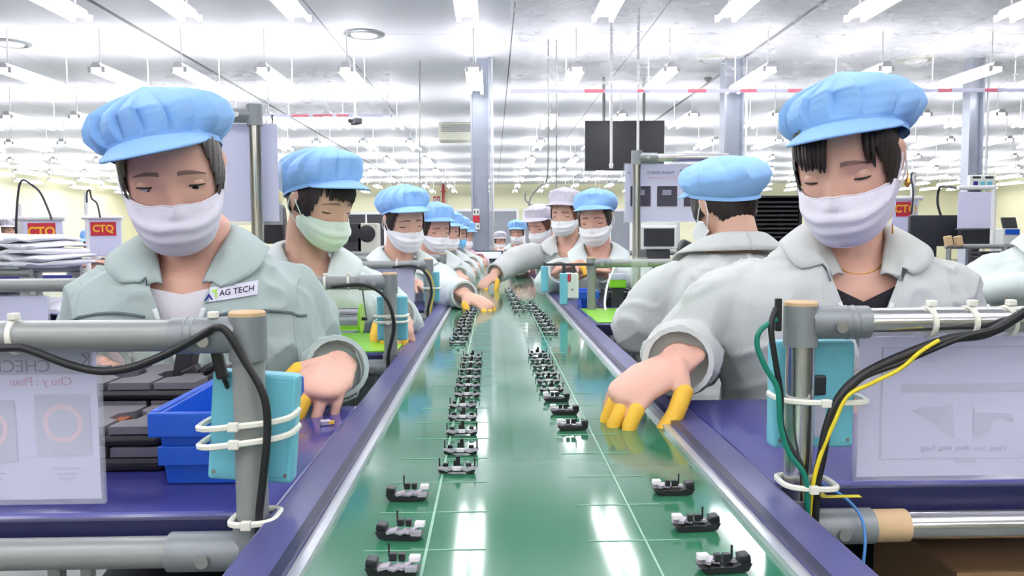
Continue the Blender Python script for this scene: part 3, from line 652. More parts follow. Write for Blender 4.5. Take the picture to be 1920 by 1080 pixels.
for k, (y, dx) in enumerate(((1.70, 0), (2.73, 0), (3.50, 0))):
    xx = -.222; P = smoothpath([(xx - .12, y - .002, .952), (xx - .05, y - .014, .956), (xx - .005, y - .02, .93), (xx + .012, y - .016, .87), (xx - .002, y - .016, .80), (xx + .004, y - .016, .72)], 6)
    t = thing('cable', 'black cable running down the %s gray post on the left' % ('second', 'third', 'fourth')[k], 'cable', P[0]); MB().tube(P, .004, 8).build('cord', 'cable_black', t, 'all')
    if k: MB().tube([p + Vector((.01, -.004, 0)) for p in P[10:]], .002, 6).build('yellow_wire', 'cable_yellow', t, 'all')

# ------------------------------------------------------------------ things on the benches
ZT = ZB + .004
def bin_(x0, x1, y0, y1, z1, label, m='bin_blue'):
    t = thing('storage_bin', label, 'bin', ((x0 + x1) / 2, (y0 + y1) / 2, ZT)); z0 = ZT + .0005; th = .003
    i = .006
    rings = [[(x0 + i, y0 + i), (x1 - i, y0 + i), (x1 - i, y1 - i), (x0 + i, y1 - i)], [(x0, y0), (x1, y0), (x1, y1), (x0, y1)]]
    o = MB(); zf = [z1 - .002, z1 - .002, z1, z1]
    P0 = [Vector((*p, z0)) for p in rings[0]]; P1 = [Vector((*rings[1][k], zf[k])) for k in range(4)]
    c = Vector(((x0 + x1) / 2, (y0 + y1) / 2, 0))
    def ins(p, dz=0):
        return Vector((p.x + math.copysign(th, c.x - p.x), p.y + math.copysign(th, c.y - p.y), p.z + dz))
    I1 = [ins(p) for p in P1]; I0 = [ins(p, th) for p in P0]
    vs = P0 + P1 + I1 + I0
    fs = [(3, 2, 1, 0)] + [(k, (k + 1) % 4, 4 + (k + 1) % 4, 4 + k) for k in range(4)] + [(4 + k, 4 + (k + 1) % 4, 8 + (k + 1) % 4, 8 + k) for k in range(4)] + [(8 + k, 8 + (k + 1) % 4, 12 + (k + 1) % 4, 12 + k) for k in range(4)] + [(12, 13, 14, 15)]
    o.add(vs, fs).build('shell', m, t, bevel=.0015)
    e = .007; rb = MB()
    rb.span((x0 - e, y0 - e, z1 - .026), (x1 + e, y0 - .0002, z1)); rb.span((x0 - e, y1 + .0002, z1 - .02), (x1 + e, y1 + e, z1 + .002))
    rb.span((x0 - e, y0, z1 - .022), (x0 - .0002, y1, z1 + .001)); rb.span((x1 + .0002, y0, z1 - .022), (x1 + e, y1, z1 + .001))
    rb.build('rim', m, t, bevel=.002)
    MB().span((x0 + .001, y0 - .0035, z0 + .022), (x1 - .001, y0 + .002, z1 - .036)).build('front_step', m, t, bevel=.001)
    return t
bin_(-.345, -.247, .815, 1.0, .882, 'blue plastic bin on the left bench behind the gray post')
a = at(1067, 568, 2.9); bin_(.30, .36, 2.76, 2.9, .862, 'small blue bin behind the switch box on the right bench')
def foam_tray(x0, x1, y0, y1, z0, th, label, copper=False):
    t = thing('foam_tray', label, 'tray', ((x0 + x1) / 2, (y0 + y1) / 2, z0), 'black foam trays on the left bench')
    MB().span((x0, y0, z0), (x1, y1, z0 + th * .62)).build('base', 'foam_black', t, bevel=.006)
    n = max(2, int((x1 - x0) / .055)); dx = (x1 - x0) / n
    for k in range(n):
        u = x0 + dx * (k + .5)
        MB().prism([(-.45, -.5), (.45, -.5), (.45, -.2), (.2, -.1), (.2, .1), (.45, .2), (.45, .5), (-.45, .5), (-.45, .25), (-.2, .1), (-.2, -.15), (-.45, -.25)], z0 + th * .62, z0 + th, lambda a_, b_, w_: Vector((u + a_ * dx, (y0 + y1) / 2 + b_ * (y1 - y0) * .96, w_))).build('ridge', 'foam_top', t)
        if copper: MB().box((u + dx * .36, (y0 + y1) / 2, z0 + th * .75), (dx * .22, (y1 - y0) * .2, th * .2)).build('copper_contact', 'copper', t)
foam_tray(-.60, -.362, .865, .985, ZT + .0005, .026, 'lower near black foam tray left of the blue bin')
foam_tray(-.60, -.365, .868, .985, ZT + .0275, .022, 'upper near black foam tray with copper contacts left of the blue bin', True)
foam_tray(-.62, -.372, 1.0, 1.15, ZT + .0005, .05, 'lower far black foam tray behind the near trays')
foam_tray(-.60, -.372, 1.0, 1.15, ZT + .0515, .022, 'upper far black foam tray behind the near trays')
# black jig standing behind the bin
c = at(338, 720, 1.08); t = thing('solder_jig', 'black swivel clamp jig standing behind the blue bin', 'jig', (c.x + .02, 1.09, ZT))
MB().box((c.x + .02, 1.09, ZT + .006), (.07, .06, .01)).build('base', 'foam_black', t, bevel=.002); MB().box((c.x, 1.09, ZT + .06), (.022, .03, .1), Matrix.Rotation(R(12), 3, 'Y')).build('block', 'foam_black', t, bevel=.002)
q = at(362, 702, 1.08); MB().cyl((q.x, 1.09, ZT + .01), q, .007, 10).build('stem', 'foam_black', t, True); MB().box(q, (.022, .02, .022), Matrix.Rotation(R(-25), 3, 'Y')).build('clamp', 'foam_black', t, bevel=.002)
MB().tube([q + Vector((.008, 0, 0)), q + Vector((.03, -.005, .012))], [.006, .007], 10, round_end=True).build('knob', 'foam_black', t, True)
# yellow tape corner on the right bench
a = at(1538, 930, .83); z = ZT + .0004; p0 = onz(1537, 917, z); p1 = onz(1546, 931, z); p2 = onz(1614, 931, z)
t = thing('tape_corner', 'yellow tape corner stuck on the right bench beside the chrome post', 'tape', p1)
MB().span((p1.x - .004, p1.y - .004, z), (p2.x, p1.y + .003, z + .0004)).build('strip', 'cable_yellow', t); MB().span((p1.x - .004, p1.y + .003, z), (p1.x + .003, p1.y + .03, z + .0004)).build('strip', 'cable_yellow', t)
# solder spool hanging on the second left frame
p = at(651, 598, 1.80); t = thing('solder_spool', 'spool of solder wire with green flanges hanging from the second left frame', 'spool', p)
MB().cyl(p + Vector((-.029, 0, 0)), p + Vector((.029, 0, 0)), .026, 24).build('wire_winding', 'chrome', t, True)
for s in (-1, 1): MB().cyl(p + Vector((s * .029, 0, 0)), p + Vector((s * .033, 0, 0)), .034, 24).build('flange', 'led_green' if 0 else 'mat_green', t, True)
MB().cyl(p + Vector((-.045, 0, 0)), p + Vector((.045, 0, 0)), .004, 8).build('axle', 'plastic_dark', t)
for s in (-1, 1): MB().tube([p + Vector((s * .043, 0, 0)), Vector((p.x + s * .043, 1.745, .955))], .002, 6).build('hanger_wire', 'screw', t)
p = Vector((-.42, 1.80, ZT)); t = thing('metal_tool', 'small steel plate tool lying on the green mat', 'tool', p)
MB().box(p + Vector((0, 0, .006)), (.05, .03, .005), Matrix.Rotation(R(20), 3, 'Z')).build('plate', 'alu', t, bevel=.001); MB().box(p + Vector((.005, 0, .011)), (.02, .01, .006)).build('grip', 'pipe_gray', t, bevel=.001)
# trays and box behind the right green mat
for k in range(3):
    z = ZT + .0005 + k * .016; c = at(1160, 560, 2.95); x0 = .40 + k * .006
    t = thing('parts_tray', 'flat black parts tray on the right bench, %s of the pile' % ('lowest', 'middle', 'topmost')[k], 'tray', (x0 + .1, 2.95, z))
    MB().span((x0, 2.84, z), (x0 + .22, 3.05, z + .006)).build('floor_plate', 'foam_black', t)
    for i in range(5): MB().span((x0 + .004 + i * .045, 2.845, z + .006), (x0 + .012 + i * .045, 3.045, z + .0155)).build('divider', 'foam_black', t)
    for y in (2.84, 3.044): MB().span((x0, y, z + .006), (x0 + .22, y + .006, z + .0155)).build('rim', 'foam_black', t)
p = at(1158, 532, 2.8); t = thing('solder_spool', 'short green-flanged spool standing behind the white cable on the right', 'spool', (p.x, p.y, .905))
MB().span((p.x - .028, p.y - .02, .872), (p.x + .028, p.y + .03, .90)).build('pack', 'mat_green', t, bevel=.003); MB().span((p.x - .028, p.y - .02, .9003), (p.x + .028, p.y + .03, .921)).build('label_band', 'paper', t, bevel=.002)
MB().span((p.x - .02, p.y - .01, ZT), (p.x + .02, p.y + .02, .8717)).build('stand', 'plastic_dark', t)
t = thing('acrylic_panel', 'clear acrylic panel standing on the right bench at the tall post', 'panel', at(1200, 560, 2.66))
a = at(1184, 482, 2.62); b = at(1214, 590, 2.62); MB().span((a.x, 2.62, ZT), (b.x, 2.625, a.z)).build('sheet', 'acrylic', t); MB().span((a.x, 2.61, ZT), (b.x, 2.635, ZT + .008)).build('foot', 'acrylic', t)

# cardboard box under the right bench
t = thing('cardboard_box', 'brown cardboard box on the floor under the right bench', 'box', (.84, .89, 0))
MB().span((.48, .80, .0), (1.2, .98, .70)).build('body', 'cardboard', t); MB().span((.48, .798, .25), (1.2, .7995, .31)).build('tape', 'cap_tan', t)
for x0, x1 in ((.48, .83), (.85, 1.2)): MB().span((x0, .80, .7005), (x1, .98, .706)).build('flap', 'cardboard', t)

# ------------------------------------------------------------------ background stations
def bg_bench(x0, x1, y0, y1, label):
    t = thing('workbench', label, 'workbench', ((x0 + x1) / 2, (y0 + y1) / 2, 0), 'background work benches')
    MB().span((x0, y0, .77), (x1, y1, .80)).build('table_top', 'bench_navy', t, bevel=.004)
    for x in (x0 + .03, x1 - .03):
        for y in (y0 + .03, y1 - .03): MB().span((x - .016, y - .016, 0), (x + .016, y + .016, .77)).build('leg', 'pipe_gray', t)
bg_bench(-2.6, -1.25, 2.45, 3.0, 'background bench under the white sacks at far left'); bg_bench(-3.6, -2.3, 4.6, 5.1, 'background bench below the first red sign at left')
bg_bench(-3.7, -2.4, 5.62, 5.9, 'background bench below the second red sign at left'); bg_bench(1.9, 3.6, 4.35, 4.95, 'background bench carrying the dark monitors at right')
bg_bench(1.25, 1.85, 4.3, 4.8, 'background bench carrying the black tray rack'); bg_bench(.62, 1.22, 3.62, 4.1, 'background bench behind the worker seen from behind')
bg_bench(-.3, .5, 7.72, 7.95, 'small bench at the far end of the belt')

def sign_board(px0, px1, py0, py1, rx0, rx1, ry0, ry1, d, label, post_px, ptop, txt='CTQ'):
    a = at(px0, py1, d); b = at(px1, py0, d); t = thing('sign_board', label, 'sign', ((a.x + b.x) / 2, d, 0), 'red lettered signs')
    MB().span((a.x, d, a.z), (b.x, d + .012, b.z)).build('white_board', 'paper', t, bevel=.003); MB().cyl((a.x - .02, d - .005, b.z + .008), (b.x + .02, d - .005, b.z + .008), .014, 10).build('top_rail', 'white_paint', t, True)
    p = at(post_px, ptop, d); MB().cyl((p.x, d, 0), (p.x, d, p.z), .014, 10).build('post', 'white_paint', t, True)
    c = at(rx0, ry1, d - .004); e = at(rx1, ry0, d - .004); r_ = MB().span((c.x, d - .004, c.z), (e.x, d - .001, e.z)).build('red_panel', 'sign_red', t)
    text(txt, (e.z - c.z) * .72, 'sign_yellow', facing(((c.x + e.x) / 2, d - .006, (c.z + e.z) / 2)), r_, bold=.002)
    return t
sign_board(37, 116, 412, 480, 53, 103, 418, 452, 4.55, 'white board with red CTQ sign at the far left edge', 36, 382)
sign_board(163, 226, 410, 480, 170, 217, 416, 442, 5.55, 'white board with red CTQ sign beside the left worker\'s cap', 161, 362)
sign_board(1672, 1722, 374, 440, 1680, 1716, 378, 406, 4.9, 'white board with red CTQ sign beside the right worker\'s earring', 1713, 322)
cable([(30, 450, 4.5), (31, 400, 4.5), (36, 350, 4.5), (44, 338, 4.5), (60, 347, 4.5), (76, 362, 4.5), (90, 392, 4.5), (97, 412, 4.5)], .006, 'plastic_dark', 'thin dark cable arching above the first CTQ sign at far left')
cable([(163, 380, 5.5), (163, 362, 5.5), (168, 356, 5.5), (172, 372, 5.5), (182, 382, 5.5), (188, 408, 5.5)], .006, 'plastic_dark', 'thin dark cable looping above the second CTQ sign at left')
cable([(1709, 402, 4.85), (1712, 360, 4.85), (1708, 332, 4.87), (1711, 323, 4.89)], .006, 'plastic_dark', 'dark cable rising beside the right CTQ sign')
cable([(1795, 354, 4.44), (1780, 350, 4.5), (1762, 352, 4.6), (1758, 380, 4.63), (1764, 404, 4.63)], .007, 'plastic_dark', 'dark cable bending down to the dark monitor at right')
for pts, lab in (([(992, 398, 8), (994, 372, 8), (1010, 350, 8), (1026, 330, 8), (1028, 200, 8), (1028, 74, 8)], 'gray cable slanting above the belt end'), ([(985, 362, 8), (986, 376, 8), (1000, 386, 8), (1015, 392, 8), (1040, 396, 8), (1043, 330, 8), (1043, 74, 8)], 'thin gray cable looped above the belt end'), ([(787, 114, 9), (787, 300, 9), (788, 350, 9), (790, 372, 9), (796, 400, 9)], 'gray cable hanging above the third worker\'s cap')):
    cable(pts, .008, 'pipe_gray', lab)
# white sacks on the rack at far left
t = thing('sack_rack', 'gray pipe rack carrying white sacks at the far left', 'rack', (-1.56, 2.6, .80))
xa, xb = at(-30, 500, 2.6).x, at(92, 500, 2.6).x; zr_ = at(50, 503, 2.6).z
for y in (2.5, 2.8):
    MB().cyl((xa, y, zr_ - .01), (xb, y, zr_ - .01), .012, 10).build('rail', 'pipe_gray', t, True)
    for x in (xa + .05, xb - .012): MB().span((x - .014, y - .014, .8003), (x + .014, y + .014, zr_ - .022)).build('leg', 'pipe_gray', t)
def sack(x0, x1, y0, y1, z, h, sd, label):
    t = thing('white_sack', label, 'sack', ((x0 + x1) / 2, (y0 + y1) / 2, z), 'white sacks piled on the rack')
    rr = random.Random(sd); P = []
    n = 26
    for i in range(n):
        u = i / (n - 1); x = x0 + (x1 - x0) * u + .0; w_ = (y1 - y0) / 2 * (1 - .1 * abs(2 * u - 1) ** 4); ring = []
        k = 1 - abs(2 * u - 1) ** 6 * .6
        for j in range(14):
            a = 2 * math.pi * j / 14; nz = noise.noise(Vector((u * 7 + sd, math.cos(a) * 1.5, sd * 3.1)))
            ring.append(Vector((x + .01 * nz, (y0 + y1) / 2 + w_ * math.copysign(abs(math.cos(a)) ** .5, math.cos(a)), z + h / 2 + h * .5 * k * math.copysign(abs(math.sin(a)) ** .7, math.sin(a)) * (1.0 + .8 * nz) + .013 * noise.noise(Vector((u * 6 + sd * 1.7, sd, math.cos(a) * .8))))))
        P.append(ring)
    MB().loft(P).build('folded_fabric', 'bag_white', t, 'all')
    MB().box(((x0 + x1) / 2 + .1, y0 - .002, z + h * .5), (.04, .003, h * .25)).build('stitched_tag', 'cap_band', t)
for k in range(5):
    sack(xa - .05, xb + .035 - .012 * k + .01 * (k % 2), 2.46, 2.86, zr_ + .004 + k * .0195, .023, 3 + k, 'folded white sack, %s from the bottom of the pile on the rack' % ordn(k))
sack(xa, xb + .06, 2.55, 2.85, .802, .05, 21, 'crumpled white sack lying under the sack rack')
# fan boxes, black hanging bag
for k, px in enumerate((660, 688)):
    c = at(px, 438, 4.58); r_ = .048; zb = .8045
    t = thing('fan_box', 'gray fan box with round black grille behind the second left worker, %s' % ('left one' if k == 0 else 'right one'), 'fan', (c.x, 4.65, zb))
    MB().span((c.x - .058, 4.58, zb), (c.x + .058, 4.72, c.z + .06)).build('case', 'ac_gray' if k else 'plastic_dark', t, bevel=.008)
    MB().lathe((c.x, 4.579, c.z), [(r_, 0), (r_, .006), (r_ * .8, .008)], 20, (0, -1, 0)).build('grille', 'foam_black', t, True)
    for q in range(4): MB().box((c.x, 4.569, c.z), (r_ * 1.7, .002, .003), Matrix.Rotation(q * math.pi / 4, 3, 'Y')).build('grille_bar', 'plastic_dark', t)
c = at(517, 420, 2.25); t = thing('hanging_bag', 'black bag with yellow top hanging behind the left tall sheet', 'bag', c)
MB().box(c, (.05, .05, .11), taper=1.25).build('pouch', 'foam_black', t, bevel=.012); MB().box(c + Vector((.004, 0, .075)), (.026, .03, .035)).build('yellow_top', 'cable_yellow', t, bevel=.006); MB().cyl(c + Vector((.0, 0, .09)), c + Vector((-.002, 0, .30)), .003, 6).build('strap', 'plastic_dark', t)
# lit screen at the belt end
c = at(918, 487, 7.8); t = thing('belt_end_screen', 'white screen with dark frame at the far end of the belt', 'screen', (c.x, 7.85, .8))
MB().span((c.x - .17, 7.80, .815), (c.x + .13, 7.83, c.z + .09)).build('frame', 'plastic_dark', t, bevel=.004); MB().span((c.x - .155, 7.797, .83), (c.x + .115, 7.7995, c.z + .078)).build('display', 'lcd', t); MB().span((c.x - .1, 7.80, .8003), (c.x + .06, 7.9, .8148)).build('foot', 'plastic_dark', t)
# black tray rack on the right
a = at(1398, 442, 4.4); b = at(1502, 370, 4.4); t = thing('tray_rack', 'tall rack filled with black trays behind the worker seen from behind', 'rack', ((a.x + b.x) / 2, 4.55, .80))
for x in (a.x, b.x): MB().span((x - .008, 4.4, .8003), (x + .008, 4.7, b.z)).build('side_panel', 'foam_black', t)
MB().span((a.x, 4.4, b.z), (b.x, 4.7, b.z + .01)).build('top_panel', 'foam_black', t); MB().span((a.x + .01, 4.69, .81), (b.x - .01, 4.7, b.z)).build('back_panel', 'screen_black', t)
n = 18
for k in range(n):
    z = .812 + k * (b.z - .82) / n; q = MB().span((a.x + .012, 4.405, z), (b.x - .012, 4.68, z + .012)).build('tray', 'foam_black', t); MB().span((a.x + .05, 4.398, z + .003), (b.x - .05, 4.4045, z + .009)).build('handle', 'plastic_dark', q)
# tester device behind the worker seen from behind
a = at(1205, 464, 3.7); b = at(1266, 428, 3.7); t = thing('tester', 'tester with black screen and white frame behind the tall post', 'tester', ((a.x + b.x) / 2, 3.8, .8))
MB().span((a.x - .01, 3.7, a.z - .01), (b.x + .01, 3.76, b.z + .012)).build('white_frame', 'device_white', t, bevel=.006); MB().span((a.x + .005, 3.695, a.z + .005), (b.x - .005, 3.6995, b.z)).build('display', 'screen_black', t, bevel=.001)
MB().span((a.x + .02, 3.71, .8003), (b.x - .02, 3.95, a.z - .01)).build('body', 'plastic_dark', t, bevel=.006); MB().span((a.x, 3.8, a.z), (b.x + .05, 3.95, b.z + .05)).build('rear_cover', 'device_white', t, bevel=.02)
c = at(1235, 490, 3.3); t = thing('lamp_arm', 'black angled arm lamp on the bench right of the tall post', 'lamp', (c.x, 3.0, ZT))
MB().box((c.x, 3.0, ZT + .006), (.06, .06, .01)).build('base', 'foam_black', t, bevel=.002); MB().tube([(c.x, 3.0, ZT + .01), (c.x - .02, 3.0, .93), (c.x + .04, 2.98, 1.0)], .008, 8).build('arm', 'foam_black', t); MB().box((c.x + .05, 2.97, 1.0), (.09, .05, .05), Matrix.Rotation(R(25), 3, 'Y')).build('head', 'plastic_dark', t, bevel=.008)
# dark monitors, white board, bars, trays on the right
for k, (x0, x1, y0, y1, d) in enumerate(((1705, 1800, 403, 462, 4.62), (1800, 1863, 414, 462, 4.5))):
    a = at(x0, y1, d); b = at(x1, y0, d); t = thing('monitor', 'dark monitor seen from behind on the right background bench, %s' % ('left one' if k == 0 else 'right one'), 'monitor', ((a.x + b.x) / 2, d, .8))
    MB().span((a.x, d, a.z), (b.x, d + .03, b.z)).build('back_shell', 'plastic_dark', t, bevel=.006); MB().span(((a.x + b.x) / 2 - .02, d + .01, .81), ((a.x + b.x) / 2 + .02, d + .035, a.z + .03)).build('stand', 'plastic_dark', t); MB().span(((a.x + b.x) / 2 - .08, d - .04, .8003), ((a.x + b.x) / 2 + .08, d + .08, .812)).build('foot', 'plastic_dark', t)
d = 4.42; p = at(1864, 350, d); t = thing('notice_frame', 'white pipe frame carrying a blank white board at the right', 'pipe frame', (p.x, d, .8))
MB().cyl((p.x, d, .8003), (p.x, d, p.z), .013, 12).build('post', 'white_paint', t, True); e = at(1796, 352, d); MB().cyl((e.x, d, e.z), (p.x, d, e.z), .013, 12).build('top_bar', 'white_paint', t, True)
a = at(1794, 428, d); b = at(1858, 360, d); MB().span((a.x, d - .006, a.z), (b.x, d - .002, b.z)).build('white_board', 'paper', t); MB().span((a.x - .01, d - .012, a.z - .008), (b.x + .01, d, a.z)).build('clear_edge', 'sleeve', t)
for q in (1805, 1845): MB().cyl((at(q, 352, d).x, d - .004, b.z), (at(q, 352, d).x, d - .004, e.z - .012), .004, 6).build('clip', 'cable_white', t)
d = 4.2; p = at(1884, 455, d); t = thing('rack_frame', 'gray pipe rack with tan clips behind the right worker\'s shoulder', 'rack', (p.x, d, 0))
zb = at(1830, 462, d).z; xa2 = at(1772, 462, d).x; MB().cyl((xa2, d, zb), (2.95, d, zb), .013, 12).build('upper_bar', 'pipe_gray', t, True); MB().cyl((p.x, d, 0), (p.x, d, zb + .012), .015, 12).build('post', 'pipe_gray', t, True); MB().cyl((xa2 + .1, d, .79), (2.95, d, .79), .013, 12).build('lower_bar', 'chrome', t, True)
MB().cyl((xa2 + .02, d, 0), (xa2 + .02, d, zb), .013, 12).build('post', 'pipe_gray', t, True)
for q in (1778, 1797): MB().box(at(q, 452, d - .012), (.035, .03, .055), Matrix.Rotation(R(-12), 3, 'Y')).build('tan_clip', 'cap_tan', t, bevel=.004)
for k in range(7):
    z = .8005 + k * .022; x0, x1 = at(1812, 500, 4.5).x, at(1872, 500, 4.5).x
    t = thing('parts_tray', 'black parts tray stacked at the right background bench, %s from the bottom' % ordn(k), 'tray', ((x0 + x1) / 2, 4.46, z), 'black tray stack at right')
    MB().span((x0, 4.37, z), (x1, 4.49, z + .018)).build('tray_body', 'foam_black', t, bevel=.003); MB().span((x0 + .03, 4.365, z + .004), (x1 - .03, 4.3695, z + .012)).build('grip', 'plastic_dark', t)
a = at(1892, 525, 4.15); b = at(1960, 476, 4.15); sheet('check_sheet', a.x, b.x, a.z, b.z, 4.17, 'lilac check sheet under the bar at the right picture edge')
c = at(1840, 341, 8.83); t = thing('digital_counter', 'pale digital counter panel on the right steel column', 'counter', c)
MB().box(c, (.29, .05, .15)).build('case', 'device_white', t, bevel=.008)
for k in range(3): MB().box(c + Vector((-.08 + k * .08, -.027, -.025)), (.05, .004, .06)).build('digit_window', 'cyan_box' if k else 'logo_navy', t)
for k in range(2): MB().box(c + Vector((-.07 + k * .14, -.027, .048)), (.09, .004, .022)).build('dark_window', 'plastic_dark', t)
MB().span((c.x - .02, c.y + .025, c.z - .03), (c.x + .1, 9.0, c.z + .03)).build('bracket', 'white_paint', t)
c = at(1898, 425, 4.55); t = thing('tester', 'small tester with dark sloped screen at the right picture edge', 'tester', (c.x, 4.6, .8))
MB().span((c.x - .05, 4.55, .8003), (c.x + .05, 4.66, c.z - .01)).build('body', 'device_white', t, bevel=.006); MB().box((c.x, 4.58, c.z + .02), (.085, .012, .07), Matrix.Rotation(R(-20), 3, 'X')).build('display', 'plastic_dark', t, bevel=.002); MB().box((c.x, 4.548, c.z - .03), (.08, .004, .03)).build('blue_panel', 'bin_blue', t)

# ------------------------------------------------------------------ people
def head_points(nu=96, nv=64):
    P = []
    for i in range(nv + 1):
        ph = math.pi * (.001 + .998 * i / nv); row = []
        for j in range(nu):
            th = 2 * math.pi * j / nu
            s = math.sin(ph) ** .82
            x = .0745 * s * math.sin(th); y = -.096 * s * math.cos(th); z = (.121 if ph < math.pi / 2 else .110) * math.cos(ph)
            t = min(1, max(0, (-z - .01) / .11)); ax = abs(x)
            if y > 0: y *= (1.06 if z > -.03 else 1.06) * (1 - .42 * t)
            else: y *= 1 + .05 * t
            x *= 1 - .24 * t ** 1.5; ax = abs(x)
            if y < 0:
                e = lambda u, a: math.exp(-(u / a) ** 2)
                k = min(1, -y / .03)
                g = min(1, max(0, (.006 - z) / .042)) * (1 - sm(.036, .05, -z))
                d = -.024 * e(x, .011) * g - .006 * e(x, .009) * e(z - .004, .016) - .006 * e(ax - .012, .007) * e(z + .038, .008)
                d += .0075 * e(ax - .031, .015) * e(z - .001, .011) - .003 * e(ax - .03, .022) * e(z - .022, .008)
                d -= .005 * e(ax - .042, .018) * e(z + .035, .02) + .006 * e(x, .022) * e(z + .072, .012) + .008 * e(x, .02) * e(z + .108, .014)
                y += d * k
            row.append(Vector((x, y, z)))
        P.append(row)
    return P
HEAD = head_points()
FRONT = np.array([p[:] for r in HEAD for p in r if p.y < -.02])
def face_y(x, z):
    d = (FRONT[:, 0] - x) ** 2 + (FRONT[:, 2] - z) ** 2; i = np.argpartition(d, 4)[:4]; w_ = 1 / (d[i] + 1e-7)
    return float((FRONT[i, 1] * w_).sum() / w_.sum())
def remesh(mb, vox, smooth_it=4, name='body'):
    me = mb.mesh('tmp', fix=True); o = bpy.data.objects.new('tmp', me); C.objects.link(o)
    m = o.modifiers.new('r', 'REMESH'); m.mode = 'VOXEL'; m.voxel_size = vox; m.use_smooth_shade = True
    if smooth_it: s = o.modifiers.new('s', 'SMOOTH'); s.iterations = smooth_it; s.factor = .5
    r = bpy.data.meshes.new_from_object(o.evaluated_get(bpy.context.evaluated_depsgraph_get()))
    bpy.data.objects.remove(o); bpy.data.meshes.remove(me); r.name = name
    r.polygons.foreach_set('use_smooth', [True] * len(r.polygons)); r.materials.clear()
    return r
def fold(me, amp, seed, lo=(1, 1, .45)):
    n = len(me.vertices); co = np.empty(n * 3, 'f'); me.vertices.foreach_get('co', co); co = co.reshape(-1, 3)
    no = np.empty(n * 3, 'f'); me.vertex_normals.foreach_get('vector', no); no = no.reshape(-1, 3)
    off = np.empty(n, 'f')
    for i in range(n):
        x, y, z = co[i]
        a = noise.noise(Vector((x * 11 * lo[0] + seed, y * 11 * lo[1], z * 11 * lo[2] + seed * 2)))
        b = noise.noise(Vector((x * 24 + seed, y * 24, z * 12 + x * 14)))
        c = noise.noise(Vector((x * 16 + y * 9 + seed, z * 16 + y * 7, seed))); off[i] = amp * ((1 - 2.6 * abs(a) ** .8) * .75 + b * .4 + max(0, 1 - 5 * abs(c)) ** 1.5 * .75)
    co += no * off[:, None]; me.vertices.foreach_set('co', co.ravel()); me.update()

CAPM = [(0, 1.0), (.07, 1.08), (.16, 1.2), (.32, 1.32), (.5, 1.27), (.68, 1.06), (.82, .76), (.93, .38), (1, 0.)]
CAPW = [(0, 0.), (.07, .05), (.16, .16), (.32, .38), (.5, .64), (.68, .85), (.82, .95), (.93, .99), (1, 1.)]
def lerp_tab(tab, s):
    for (a, u), (b, v) in zip(tab, tab[1:]):
        if s <= b: return u + (v - u) * (s - a) / (b - a)
    return tab[-1][1]

